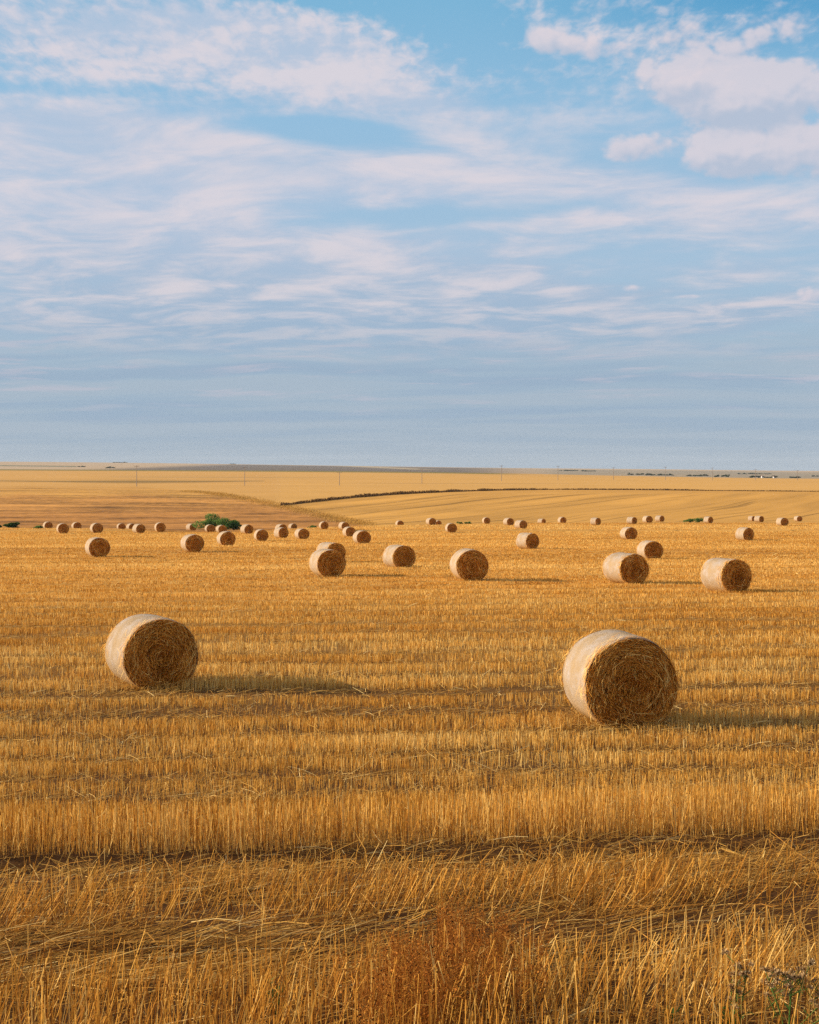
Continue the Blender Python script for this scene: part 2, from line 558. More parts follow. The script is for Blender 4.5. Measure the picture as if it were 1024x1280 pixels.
def band(y_near, y_far, fd=None, fh=None, fl=None, fli=None, soft=0.10):
    a, b = ROWV[y_near], ROWV[y_far]
    w = smooth(a - soft, a + soft, VT) * (1 - smooth(b - soft, b + soft, VT))
    for arr, val in ((dens, fd), (hgt, fh), (lean, fl), (litter, fli)):
        if val is not None:
            arr[:] = arr * (1 - w) + val * w


rs = np.random.default_rng(11)
vv = ROWV[1036]
hn = fbm(VT * 0.8, VT * 0 + 3.3, 2)
hgt[:] = 0.105 + 0.045 * hn
while vv < 290:
    per = rs.uniform(1.3, 2.1) * (1 + vv / 75); gap = per * rs.uniform(0.36, 0.56); dep = rs.uniform(0.6, 1.0)
    e = 0.05 * (1 + vv / 40)
    w = smooth(vv - e, vv + e, VT) * (1 - smooth(vv + gap - e, vv + gap + e, VT)) * dep
    dens[:] = dens * (1 - 0.93 * w); litter[:] = litter + 1.3 * w; hgt[:] = hgt * (1 - 0.35 * w)
    # the stubble stands tallest along the near edge of each strip and sinks behind it
    ft = np.exp(-np.maximum(vv - VT, 0) / 0.35) * (VT < vv) * (vv - VT < per)
    bk = smooth(vv + gap, vv + gap + 0.1, VT) * (1 - smooth(vv + gap + 0.3, vv + per, VT))
    hgt[:] = hgt * (1 + 0.16 * bk - 0.25 * ft * dep)
    vv += per
band(1062, 1036, 1.8, 0.29, 0.05, 0.0, 0.05)
band(1036, 1014, 0.9, 0.19, 0.05, 0.3, 0.08)
band(1100, 1062, 0.05, 0.16, 0.25, 1.25, 0.04)
band(1132, 1100, 0.34, 0.22, 0.38, 2.0, 0.08)
band(1165, 1132, 1.15, 0.29, 0.36, 1.6, 0.07)
band(1245, 1165, 0.20, 0.22, 0.9, 2.8, 0.12)
band(1500, 1245, 0.70, 0.31, 0.24, 1.5, 0.10)
band(4000, 1330, 0.6, 0.30, 0.12, 1.0, 0.12)


def structure_at(x, y):
    u = x * math.cos(ROW) + y * math.sin(ROW); v = y * math.cos(ROW) - x * math.sin(ROW)
    vw = v + (0.50 * (fbm(u * 0.30, v * 0.15, 3) - 0.5) * smooth(3, 12, v)) * (1 + v / 60)
    i = np.clip(((vw - 3.0) / 0.02).astype(int), 0, len(VT) - 1)
    # drilling and cutting were never quite even: gaps close up here and there
    dn = dens[i]
    cl = smooth(0.50, 0.66, fbm(u * 0.22 + 3, v * 0.25, 3)) * smooth(12, 14, v)
    dn = np.where(dn < 1, dn + (0.85 - dn) * 0.8 * cl, dn)
    return u, v, dn, hgt[i], lean[i], litter[i]


def field_points(y0, y1, rho, half=lambda y: 0.30 * y + 1.6, step=0.5):
    xs, ys = [], []
    y = y0
    while y < y1:
        st = max(step, y * 0.03); e = min(y + st, y1); h = half(e)
        n = int(rho((y + e) / 2) * 2 * h * (e - y))
        xs.append(rng.uniform(-h, h, n)); ys.append(rng.uniform(y, e, n)); y = e
    return np.concatenate(xs), np.concatenate(ys)


BALE_SPOTS = []      # (x, y, radius) filled in below before the stubble is sown


def stalks(y0, y1, rho, mode, width_fn):
    x, y = field_points(y0, y1, rho)
    u, v, dn, hg, ln, li = structure_at(x, y)
    # drill rows
    if y1 <= 45:
        sp = 0.125
        v2 = np.round(v / sp) * sp + rng.normal(0, 0.02, len(v))
        x = x - (v2 - v) * math.sin(ROW); y = y + (v2 - v) * math.cos(ROW); v = v2
    patch = fbm(u * 1.1, v * 2.2, 3)
    patch2 = fbm(u * 0.28 + 40, v * 0.9, 2)
    keep = rng.random(len(x)) < dn * 0.58 * (0.22 + 0.85 * smooth(0.30, 0.62, patch))
    keep |= (dn > 1.3) & (rng.random(len(x)) < 0.8)
    dc = crest_d(512 + F * x / y)
    keep &= (y < dc + 8)
    for bx, by, br in BALE_SPOTS:
        keep &= ((x - bx) ** 2 + (y - by) ** 2) > br * br
    x, y, u, v, hg, ln, patch, patch2 = (a[keep] for a in (x, y, u, v, hg, ln, patch, patch2))
    N = len(x)
    z = terrain(x, y) - 0.01
    L = hg * rng.normal(1.0, 0.16, N).clip(0.35, 1.5) * (0.75 + 0.5 * patch2) * (1 - 0.25 * smooth(30, 70, y))
    # lean: some of it combed over to the right, most of it nearly upright
    la = np.abs(rng.normal(0, 1, N)) * (0.115 + ln * 0.5)
    comb = rng.random(N) < np.clip(ln * 1.6, 0, 0.95)
    ang = np.where(comb, np.clip(ln * (0.5 + 1.6 * patch2) + la * 0.4, 0, 1.35), la * 0.8)
    dirn = np.where(comb, rng.normal(ROW * 0.6, 0.35, N), rng.uniform(0, 2 * math.pi, N))
    T = np.stack([np.sin(ang) * np.cos(dirn), np.sin(ang) * np.sin(dirn), np.cos(ang)], 1)
    P0 = np.stack([x, y, z], 1)
    tint = np.clip(0.60 + 0.23 * rng.standard_normal(N) + 0.6 * (patch2 - 0.5), 0.02, 1)
    swath = fbm(v * 0.45 / (1 + v / 90), u * 0.012 + 7, 3) - 0.5
    tint = np.clip(tint - 0.12 * (1 - smooth(9, 20, y)) + swath * 0.75 * smooth(14, 50, y) + 0.05 * smooth(30, 90, y), 0.02, 1)
    L = L * (1 + 0.9 * swath * smooth(20, 60, y))
    acc = Acc()
    bend = rng.normal(0, 0.05, (N, 3)) * L[:, None]; bend[:, 2] *= 0.2
    if mode == 'tube':
        P = np.stack([P0, P0 + T * (L * 0.55)[:, None] + bend * 0.5, P0 + T * L[:, None] + bend * 0.3], 1)
        a = rng.uniform(-1.15, 1.15, N); sd = np.stack([np.cos(a), np.sin(a), np.zeros(N)], 1)
        ribbons(acc, P, sd, width_fn(y) * rng.uniform(0.7, 1.3, N), tint, 0.8)
        # dry leaf blades hanging on some stalks
        lf = rng.random(N) < 0.2
        n = lf.sum(); hh = rng.uniform(0.25, 0.95, n)
        base = P0[lf] + T[lf] * (L[lf] * hh)[:, None]
        a = rng.uniform(0, 2 * math.pi, n); out = np.stack([np.cos(a), np.sin(a), np.zeros(n)], 1)
        l2 = rng.uniform(0.04, 0.15, n)[:, None]
        up = np.array([[0, 0, 1.0]])
        Q = np.stack([base, base + out * l2 * 0.45 + up * l2 * rng.uniform(0.0, 0.6, (n, 1)), base + out * l2 * 0.9 - up * l2 * rng.uniform(-0.2, 0.6, (n, 1))], 1)
        sd = np.stack([-np.sin(a), np.cos(a), rng.normal(0, 0.4, n)], 1); sd /= np.linalg.norm(sd, axis=1, keepdims=True)
        ribbons(acc, Q, sd, rng.uniform(0.003, 0.007, n), np.clip(tint[lf] + rng.normal(0.08, 0.2, n), 0, 1), 0.3)
    else:
        P = np.stack([P0, P0 + T * L[:, None]], 1)
        a = rng.uniform(-1.1, 1.1, N); sd = np.stack([np.cos(a), np.sin(a), np.zeros(N)], 1)
        ribbons(acc, P, sd, width_fn(y) * rng.uniform(0.7, 1.4, N), tint, 0.75)
    return acc


def loose(y0, y1, rho, wfn):
    x, y = field_points(y0, y1, rho)
    u, v, dn, hg, ln, li = structure_at(x, y)
    patch = fbm(u * 0.9 + 9, v * 1.8, 3)
    keep = rng.random(len(x)) < li / 2.8 * (0.30 + 0.85 * smooth(0.32, 0.62, patch))
    for bx, by, br in BALE_SPOTS:
        keep &= ((x - bx) ** 2 + (y - by) ** 2) > (br * 0.8) ** 2
    x, y, ln, li = x[keep], y[keep], ln[keep], li[keep]
    N = len(x)
    z = terrain(x, y) + 0.004 + np.abs(rng.normal(0, 0.018, N)) * (0.5 + li * 0.7)
    L = rng.uniform(0.08, 0.34, N) * (0.7 + 0.25 * np.clip(li, 0, 2))
    comb = rng.random(N) < np.clip(li / 3, 0.1, 0.85)
    a = np.where(comb, rng.normal(ROW + 0.1, 0.32, N), rng.uniform(0, 2 * math.pi, N))
    el = np.abs(rng.normal(0, 0.14, N)) * np.where(comb, 1.0, 1.5)
    T = np.stack([np.cos(a) * np.cos(el), np.sin(a) * np.cos(el), np.sin(el)], 1)
    P0 = np.stack([x, y, z], 1)
    mid = P0 + T * (L * 0.5)[:, None] + np.stack([rng.normal(0, 0.012, N), rng.normal(0, 0.012, N), np.abs(rng.normal(0, 0.008, N))], 1)
    P = np.stack([P0, mid, P0 + T * L[:, None]], 1)
    r1 = rng.normal(0, 0.5, N)
    sd = np.stack([-np.sin(a) * np.cos(r1), np.cos(a) * np.cos(r1), np.sin(r1)], 1)
    acc = Acc()
    tint = np.clip(0.55 - 0.12 * (1 - smooth(9, 20, y)) + 0.25 * rng.standard_normal(N), 0.02, 1)
    ribbons(acc, P, sd, wfn(y) * rng.uniform(0.6, 1.3, N), tint, 0.7)
    return acc


# ------------------------------------------------------------------ bales
BR, BL = 0.625, 1.20


def bale_section(th, seed, squash):
    """radius of the bale at angle th (0 = top), sagging to a flat foot"""
    r = BR * (1 + 0.012 * np.cos(2 * th + seed) + 0.010 * np.sin(3 * th + 2.1 * seed) + 0.006 * np.sin(5 * th + seed * 3))
    X = r * np.sin(th) * (1.0 + squash); Z = r * np.cos(th)
    fl = -BR * 0.90
    Z = np.where(Z < fl, fl + (Z - fl) * 0.12, Z)
    return X, Z + 0.595


def make_bale(seed, strands, nt_=72, fringe=500, whisk=200, wk=1.0):
    g = np.random.default_rng(seed)
    sq = g.uniform(0.0, 0.035)
    th = np.linspace(0, 2 * math.pi, nt_, endpoint=False)
    # --- net wrap: tube with lips that turn in over both rims
    ny = 22
    t = np.linspace(-1, 1, ny)
    prof_y = np.concatenate([[-BL / 2 + 0.015], t * BL / 2, [BL / 2 - 0.015]])
    prof_s = np.concatenate([[0.955], 1.0 - 0.030 * np.abs(t) ** 6 + 0.006 * np.sin(t * 9 + seed), [0.955]])
    V = []
    for y_, s_ in zip(prof_y, prof_s):
        X, Z = bale_section(th, seed * 0.7, sq)
        lump = 1 + 0.030 * (fbm(3.2 * np.cos(th) + seed, 3.2 * np.sin(th) + y_ * 4 + 5, 3) - 0.5)
        V.append(np.stack([X * s_ * lump, np.full_like(X, y_), 0.595 + (Z - 0.595) * s_ * lump], 1))
    V = np.concatenate(V); n = len(prof_y)
    i, j = np.meshgrid(np.arange(n - 1), np.arange(nt_), indexing='ij'); j2 = (j + 1) % nt_
    q = np.stack([i * nt_ + j, (i + 1) * nt_ + j, (i + 1) * nt_ + j2, i * nt_ + j2], -1).reshape(-1, 4)
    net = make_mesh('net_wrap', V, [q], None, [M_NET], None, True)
    ends = []
    for sgn in (-1, 1):
        acc = Acc()
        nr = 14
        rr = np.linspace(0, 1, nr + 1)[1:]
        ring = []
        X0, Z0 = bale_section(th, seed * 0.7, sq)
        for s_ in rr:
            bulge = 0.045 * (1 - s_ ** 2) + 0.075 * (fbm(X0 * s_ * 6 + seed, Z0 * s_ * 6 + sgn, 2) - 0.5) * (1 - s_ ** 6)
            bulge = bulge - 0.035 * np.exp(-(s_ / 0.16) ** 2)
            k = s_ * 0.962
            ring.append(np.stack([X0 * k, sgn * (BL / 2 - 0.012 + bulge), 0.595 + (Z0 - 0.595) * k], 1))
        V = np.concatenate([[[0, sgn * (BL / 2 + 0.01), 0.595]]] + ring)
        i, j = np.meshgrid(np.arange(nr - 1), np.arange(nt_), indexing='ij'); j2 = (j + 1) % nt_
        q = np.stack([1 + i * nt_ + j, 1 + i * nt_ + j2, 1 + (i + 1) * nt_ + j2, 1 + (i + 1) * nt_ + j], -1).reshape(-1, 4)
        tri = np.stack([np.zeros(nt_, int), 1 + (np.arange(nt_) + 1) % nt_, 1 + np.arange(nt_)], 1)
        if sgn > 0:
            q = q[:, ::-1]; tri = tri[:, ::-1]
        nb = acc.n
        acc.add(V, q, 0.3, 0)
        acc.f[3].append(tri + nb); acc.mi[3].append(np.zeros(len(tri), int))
        ns = strands if sgn < 0 else strands // 6
        if ns:
            # cut and bent straws that follow the winding
            r0 = np.sqrt(g.uniform(0.0, 0.93, ns)); a0 = g.uniform(0, 2 * math.pi, ns)
            Ls = g.uniform(0.09, 0.36, ns); K = 5
            dev = g.normal(0, 0.30, ns) + np.where(g.random(ns) < 0.26, g.normal(0, 0.9, ns), 0)
            dev = dev + 0.9 * np.exp(-(r0 / 0.25) ** 2) * g.normal(0, 1, ns)
            lock = g.integers(0, max(1, ns // 7), ns)          # straws lie in locks that share a slant and a shade
            nl = ns // 7 + 1
            lr, la_, ld, lt_ = np.sqrt(g.uniform(0, .9, nl)), g.uniform(0, 2 * math.pi, nl), g.normal(0, .45, nl), g.normal(0, .17, nl)
            inl = g.random(ns) < 0.7
            r0 = np.where(inl, np.clip(lr[lock] + g.normal(0, .05, ns), 0.02, .965), r0)
            a0 = np.where(inl, la_[lock] + g.normal(0, .09, ns) / np.maximum(lr[lock], .25), a0)
            dev = np.where(inl, ld[lock] * 1.5 + g.normal(0, .22, ns) + 0.7 * np.exp(-(r0 / 0.25) ** 2) * g.normal(0, 1, ns), dev)
            droop = np.clip(-np.cos(a0), 0, 1)
            P = np.zeros((ns, K, 3))
            cx = np.sin(a0) * r0 * BR * 0.985 * (1 + sq); cz = np.cos(a0) * r0 * BR * 0.985
            low = (np.cos(a0) < 0.15) & (g.random(ns) < 0.45)
            dev = np.where(low, math.pi / 2 - a0 + g.normal(0, 0.38, ns), dev)
            tx, tz = np.cos(a0 + dev), -np.sin(a0 + dev)
            flip = np.where(g.random(ns) < 0.5, 1, -1); tx *= flip; tz *= flip
            lift = np.abs(g.normal(0, 0.012, ns)); curl = g.normal(0, 0.05, ns)
            for k in range(K):
                s_ = (k / (K - 1) - 0.5) * Ls
                cc = -0.5 * s_ ** 2 / np.maximum(r0 * BR, 0.08) * 0.8 * np.cos(dev)
                X = cx + tx * s_ + np.sin(a0) * cc; Z = cz + tz * s_ + np.cos(a0) * cc
                Z = Z - droop * np.abs(s_) * 0.15
                r_ = np.hypot(X, Z) / BR
                over = np.maximum(r_, 0.97) / 0.97
                X = X / over; Z = Z / over
                r_ = np.minimum(r_, 1)
                Zf = np.where(Z < -BR * 0.9, -BR * 0.9, Z)
                b = 0.045 * (1 - r_ ** 2) + 0.075 * (fbm(X * 6 + seed, Zf * 6 + sgn, 2) - 0.5) * (1 - r_ ** 6) - 0.035 * np.exp(-(r_ / 0.16) ** 2)
                yb = BL / 2 - 0.006 + b + lift + 0.02 * g.random(ns) * (k in (0, K - 1)) + np.abs(curl) * 4 * (s_ / np.maximum(Ls, .01)) ** 2 * 0.18
                P[:, k] = np.stack([X, sgn * yb, 0.595 + Zf], 1)
            sd = np.stack([np.sin(a0), g.normal(0, 0.6, ns) * sgn, np.cos(a0)], 1); sd /= np.linalg.norm(sd, axis=1, keepdims=True)
            tn = np.clip(0.40 + 0.20 * g.standard_normal(ns) + lt_[lock] + 0.25 * (r0 - 0.6) + lift * 6, 0.02, 1)
            ribbons(acc, P, sd, g.uniform(0.005, 0.0105, ns) * wk, tn, 0.7, 1)
            # whiskers that stick out of the face and hang down
            nw = whisk if sgn < 0 else whisk // 4
            a = g.uniform(0, 2 * math.pi, nw); r_ = np.sqrt(g.uniform(0, .95, nw))
            b0 = np.stack([np.sin(a) * r_ * BR * .97, np.full(nw, sgn * (BL / 2 + 0.01)) + sgn * 0.04 * (1 - r_ ** 2), 0.595 + np.maximum(np.cos(a) * r_ * BR * .97, -.55)], 1)
            dr = np.stack([g.normal(0, 0.6, nw), sgn * np.abs(g.normal(0.35, 0.2, nw)), g.normal(-0.35, 0.6, nw)], 1); dr /= np.linalg.norm(dr, axis=1, keepdims=True)
            l = g.uniform(0.04, 0.17, nw)[:, None]
            P = np.stack([b0, b0 + dr * l * 0.6, b0 + dr * l - np.array([[0, 0, 1]]) * l * 0.25], 1)
            P[:, :, 2] = np.maximum(P[:, :, 2], 0.02)
            sd = np.cross(dr, np.array([0, 0, 1.0])); sd /= np.maximum(np.linalg.norm(sd, axis=1, keepdims=True), 1e-6)
            ribbons(acc, P, sd, g.uniform(0.003, 0.006, nw), np.clip(g.normal(0.66, 0.2, nw), 0, 1), 0.6, 1)
        if fringe:
            # broken straw along the rim, over the edge of the net
            nf = fringe if sgn < 0 else fringe // 3
            a = g.uniform(0, 2 * math.pi, nf)
            X, Z = bale_section(a, seed * 0.7, sq)
            k = g.uniform(0.94, 1.004, nf); yin = np.clip(g.exponential(0.06, nf) - 0.02, -0.02, 0.7); k = np.where(yin > 0.05, 1.006, k)
            b0 = np.stack([X * k, sgn * (BL / 2 - yin), 0.595 + (Z - 0.595) * k], 1)
            sw = np.where(g.random(nf) < .5, 1, -1) * g.uniform(0.5, 1.0, nf)
            tang = np.stack([np.cos(a) * sw, sgn * g.normal(0.10, 0.25, nf), -np.sin(a) * sw], 1)
            out = np.stack([np.sin(a), np.zeros(nf), np.cos(a)], 1)
            dr = tang + out * g.normal(0.12, 0.20, nf)[:, None]; dr /= np.linalg.norm(dr, axis=1, keepdims=True)
            l = g.uniform(0.04, 0.18, nf)[:, None]
            P = np.stack([b0, b0 + dr * l * .5, b0 + dr * l - out * l * l * 0.8], 1)
            P[:, :, 2] = np.maximum(P[:, :, 2], 0.012)
            sd = np.cross(dr, out); sd /= np.maximum(np.linalg.norm(sd, axis=1, keepdims=True), 1e-6)
            ribbons(acc, P, sd, g.uniform(0.004, 0.009, nf) * wk ** .5, np.clip(g.normal(0.74, 0.18, nf), 0, 1), 0.6, 1)
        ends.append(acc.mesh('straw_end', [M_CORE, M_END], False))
        me = ends[-1]
        sm = np.zeros(len(me.polygons), bool)
        mi_ = np.zeros(len(me.polygons), np.int32); me.polygons.foreach_get('material_index', mi_)
        me.polygons.foreach_set('use_smooth', mi_ == 0)
    return net, ends[0], ends[1]


def bale_object(meshes):
    e = empty('straw_bale')
    o = link('net_wrap', meshes[0], e)
    f = link('straw_end', meshes[1], e)
    b = link('straw_end', meshes[2], e)
    return e


def copy_thing(src):
    c = src.copy(); COL.objects.link(c)
    for ch in src.children:
        k = ch.copy(); COL.objects.link(k); k.parent = c
    return c


# left, face-left, right, top, bottom in photo pixels; 'h' = its foot lies behind the crest
BALES = [
 (131.6, 155.7, 248.4, 763, 861, 'A', 'large round straw bale at left of the foreground, long shadow reaching right across the stubble'),
 (701, 732, 849, 791, 909, 'B', 'largest and nearest round straw bale, at right of the foreground, whiskery dark end'),
 (875.7, 902, 939.3, 696, 740, 'm', 'round bale turned to show much white net, at the right edge of the middle distance'),
 (754, 775, 810.3, 690.5, 728.8, 'm', 'round bale with broad white netting, in front of a smaller bale, above the nearest bale'),
 (795.8, 805.7, 829.2, 675, 698.5, 'f', 'smaller round bale just behind and to the right of the broad white netted bale'),
 (562, 570.5, 611, 689, 725, 'm', 'round bale with narrow net edge, alone in the centre of the middle distance'),
 (478.4, 491.9, 519.4, 679.6, 709.7, 'm', 'round bale just right of the overlapping pair, dark wire-like edge on its left'),
 (386.4, 396.8, 432.2, 684, 720, 'm', 'front bale of the closely overlapping pair left of centre'),
 (395, 408, 432, 675.8, 703.0, 'm', 'rear bale of the overlapping pair, mostly hidden by the bale in front'),
 (106, 111.5, 137.7, 672.8, 696, 'f', 'solitary round bale in front of the far left row, below its fourth bale'),
 (226, 232.2, 255, 667, 689.3, 'f', 'round bale in front of the green shrubs, with a long thin shadow'),
 (271, 275.5, 294.8, 663, 682, 'f', 'round bale directly below the green shrubs, right of the long shadow'),
 (317, 320, 336, 661, 676.5, 'f', 'round bale standing right of the shrubs, lower than its neighbour by the shrubs'),
 (342, 348, 361, 658, 672.7, 'f', 'front bale of the small stacked-looking pair above the left of centre'),
 (344, 349, 359, 654, 665.8, 'f', 'rear bale peeping over another in the small pair above the left of centre'),
 (368, 372.7, 387, 659, 674, 'f', 'round bale just right of the small stacked-looking pair'),
 (361, 364.5, 371, 658.6, 0, 'h', 'top of a sunken bale showing behind the crest right of the small pair'),
 (398.6, 401, 410.8, 653, 661.6, 'f', 'small lone bale at the foot of the grassy bank, on the crest'),
 (422.8, 426.7, 437, 653.6, 664, 'f', 'farthest bale of the three stepping down to the right, half hidden'),
 (427.6, 432, 445.4, 657, 671, 'f', 'middle bale of the three stepping down to the right'),
 (441, 446, 463.8, 663, 679.6, 'f', 'nearest and lowest bale of the three stepping down to the right'),
 (494, 496.6, 505, 652.8, 0, 'h', 'low cap of a bale sunk behind the crest, left of the centre'),
 (532, 536, 545.7, 647.7, 656.4, 'f', 'small bale on the crest with a dark sunken cap against its right side'),
 (543, 545, 552, 653.6, 0, 'h', 'dark sunken cap of a bale tucked right of a small crest bale'),
 (556, 558.8, 571.8, 654.4, 666, 'f', 'small bale below the crest, above the lone central bale'),
 (601.8, 604, 613.9, 646.8, 655, 'f', 'small lone bale on the crest with a thin net edge, right of two green tufts'),
 (628.5, 633.6, 643, 646.4, 656.9, 'f', 'left bale of the touching-looking two on the crest right of centre'),
 (642.5, 649, 659.8, 649, 661, 'f', 'right and nearer bale of the touching-looking two on the crest'),
 (671, 676, 683.3, 647.7, 654.2, 'h', 'bale cut off at the foot by the crest, first right of the touching two'),
 (696.7, 700, 708.7, 648, 654, 'h', 'bale cut off at the foot by the crest, second right of the touching two'),
 (645, 657.3, 674, 666, 685.5, 'f', 'bale showing as much white net as dark end, right of centre below the crest'),
 (736, 744.4, 753, 646, 656.4, 'f', 'lone crest bale showing half net and half dark end'),
 (781.6, 789, 798, 645, 655, 'f', 'left bale of three in a row on the right crest'),
 (802.5, 807, 816.5, 644, 653.8, 'f', 'middle bale of three in a row on the right crest'),
 (817, 823, 832.4, 645.5, 0, 'h', 'right bale of three in a row on the right crest, foot sunk behind it'),
 (775, 781.3, 796.8, 659, 674, 'f', 'bale standing alone in front of the three in a row on the right crest'),
 (878, 884, 893, 644.7, 654, 'f', 'bale touching the low green bushes on the right crest'),
 (933.4, 939.5, 946, 645, 652.2, 'h', 'rear bale of the close pair on the right, only its net showing'),
 (941.8, 947.7, 956, 644, 652.8, 'f', 'front bale of the close pair on the far right crest'),
 (969, 975, 986.8, 646.6, 657.4, 'f', 'bale second from the right end of the crest, larger than its neighbours'),
 (992, 995.8, 1003.4, 649.2, 0, 'h', 'low sunken bale at the right end of the crest'),
 (918.8, 929.4, 943, 660.5, 675.4, 'f', 'bale alone below the right crest showing much net'),
 (53.3, 55.5, 66.2, 654, 663.5, 'h', 'leftmost bale of the far left row, next to a low green plant'),
 (70, 72, 87, 654, 667, 'f', 'second bale of the far left row, slightly larger and nearer'),
 (88.5, 91, 103, 654, 664.4, 'h', 'third bale of the far left row'),
 (112.3, 115.2, 129.2, 654, 666.5, 'f', 'fourth bale of the far left row, above the solitary bale'),
 (146, 148, 157, 660, 0, 'h', 'dark sunken cap of a bale left of two crest bales'),
 (157.7, 161, 170, 660, 0, 'h', 'half sunken bale partly covered by the bale on its right'),
 (165, 169.6, 182.3, 655, 666.7, 'f', 'bale on the left crest overlapping a half sunken one'),
 (192.8, 195, 207.4, 657, 666, 'h', 'lone bale on the left crest between the overlapping two and the shrubs'),
 (232, 236.6, 246, 658, 666, 'h', 'small bale touching the left side of the green shrubs'),
 (255.9, 258.4, 269, 658.7, 665.6, 'h', 'small bale in front of the green shrubs, left of the two there'),
 (269.8, 273, 283.8, 656.6, 666.2, 'f', 'small bale in front of the green shrubs, right of the two there'),
 (300, 305, 317.4, 657, 667.4, 'f', 'small bale just right of the green shrubs'),
]

placed = []
for b in BALES:
    l, fl, r, tp, bt, kind, label = b
    cx = (l + r) / 2
    fw = r - fl; sn = fl - l
    s0 = max(fw, (bt - tp) * 0.96 if bt and kind != 'h' else 0)      # apparent diameter
    if kind != 'h':
        x, d = ground_at(cx, bt)
        d += 0.0
    else:
        dc = float(crest_d(np.array([cx]))[0])
        best = None
        for d_ in np.arange(dc + 2.0, dc + 60, 0.5):
            x_ = (cx - 512) / F * d_
            zt = float(terrain(np.array([x_]), np.array([d_]))[0]) + 1.22
            e = abs(HY - F * (zt - CAM) / d_ - tp) + 0.010 * abs(d_ - F * 1.25 / fw)
            if best is None or e < best[0]:
                best = (e, x_, d_)
        _, x, d = best
    size = s0 * d / F
    sc = float(np.clip(size / 1.25, 0.90, 1.10))
    theta = math.asin(min(0.75, sn * d / F / (BL * sc)))
    phi = theta + math.atan2(-x, d)
    # the outline's foot belongs to the front rim: the bale's centre stands half a length farther back
    if kind != 'h':
        d2 = d + 0.5 * BL * sc * math.cos(phi) * 0.98
        x = (cx - 512) / F * d2; d = d2
    th_ = np.linspace(0, 2 * math.pi, 48, endpoint=False)
    sx, sz = bale_section(th_, 1.0, 0.015)
    for it in range(14):
        zg = float(terrain(np.array([x]), np.array([d]))[0]) - 0.03
        pts = np.concatenate([np.stack([sx, np.full_like(sx, yy), sz], 1) for yy in (-BL / 2, BL / 2)]) * sc
        wx = x + pts[:, 0] * math.cos(phi) - pts[:, 1] * math.sin(phi); wy = d + pts[:, 0] * math.sin(phi) + pts[:, 1] * math.cos(phi); wz = zg + pts[:, 2]
        ppx = 512 + F * wx / wy; ppy = HY - F * (wz - CAM) / wy
        front = ppx[:48]
        x += 0.7 * ((l + r) / 2 - (ppx.min() + ppx.max()) / 2) / F * d
        if kind in 'ABm' or r - l > 20:
            sc = float(np.clip(sc * ((r - l) / (ppx.max() - ppx.min())) ** 0.6, 0.88, 1.15))
            phi += 0.5 * ((fl - l) - (front.min() - ppx.min())) / F * d / BL
            if bt and kind != 'h' and label.find('rear') < 0:
                d *= 1 + 0.5 * (ppy.max() - 0.05 * F / d - bt) / max(ppy.max() - HY, 40) * 0.9
    placed.append((x, d, sc, phi, kind, label))
for a in range(len(placed)):
    x, d = placed[a][:2]
    BALE_SPOTS.append((x, d, 0.78 * placed[a][2] if d < 70 else 0.7))

hero_a = make_bale(5, 2900, 96, 900, 420)
hero_b = make_bale(9, 3200, 96, 1000, 520)
mids = [bale_object(make_bale(20 + k, 900, 72, 420, 160, 1.8)) for k in range(5)]
fars = [bale_object(make_bale(40 + k, 320, 48, 150, 60, 2.6)) for k in range(6)]
used = set()
cnt = 0; nth = {'m': 0, 'f': 0}
for (x, d, sc, phi, kind, label) in placed:
    if kind == 'A':
        o = bale_object(hero_a)
    elif kind == 'B':
        o = bale_object(hero_b)
    else:
        pool = mids if kind == 'm' else fars
        kk = 'm' if kind == 'm' else 'f'
        src = pool[nth[kk] % len(pool)]; nth[kk] += 1; cnt += 1
        if id(src) in used:
            o = copy_thing(src)
        else:
            o = src; used.add(id(src))
    z = float(terrain(np.array([x]), np.array([d]))[0])
    o.location = (x, d, z - 0.03)
    o.rotation_euler = (0, 0, phi)
    f2 = 1 + ((cnt * 7) % 5 - 2) * 0.022
    o.scale = (sc * (1 + ((cnt * 3) % 4) * 0.012), sc * f2, sc * (1 - ((cnt * 5) % 4) * 0.014))
    tag(o, label, 'straw bale', 'round straw bales on the stubble field')

# ------------------------------------------------------------------ stubble and loose straw
def stuff(name, accs, mat, label, cat):
    a0 = Acc()
    for a in accs:
        for v, t in zip(a.v, a.t):
            a0.v.append(v); a0.t.append(t)
        for k in (3, 4):
            for f in a.f[k]:
                a0.f[k].append(f + a0.n)
            a0.mi[k] += a.mi[k]
        a0.n += a.n
    o = link(name, a0.mesh(name, [mat]))
    return tag(o, label, cat, None, 'stuff')


stuff('stubble', [
    stalks(4.2, 16, lambda y: 860, 'tube', lambda y: 0.0041 + 0 * y),
    stalks(16, 45, lambda y: 1250 * (16 / y) ** 1.0, 'ribbon', lambda y: 0.0045 * (y / 16) ** 0.8),
    stalks(45, 130, lambda y: 520 * (45 / y) ** 1.65, 'ribbon', lambda y: 0.0095 * (y / 45) ** 0.9),
    stalks(130, 262, lambda y: 95 * (130 / y) ** 1.5, 'ribbon', lambda y: 0.025 * (y / 130) ** 0.9),
], M_STUB, 'cut golden stubble standing in rows across the field', 'stubble')
stuff('loose_straw', [
    loose(4.2, 16, lambda y: 900, lambda y: 0.0046 + 0 * y),
    loose(16, 45, lambda y: 500 * (16 / y) ** 1.3, lambda y: 0.0055 * (y / 16) ** 0.7),
    loose(45, 120, lambda y: 90 * (45 / y) ** 1.8, lambda y: 0.014 * (y / 45)),
], M_LIT, 'loose straw lying flat between the stubble rows', 'loose straw')


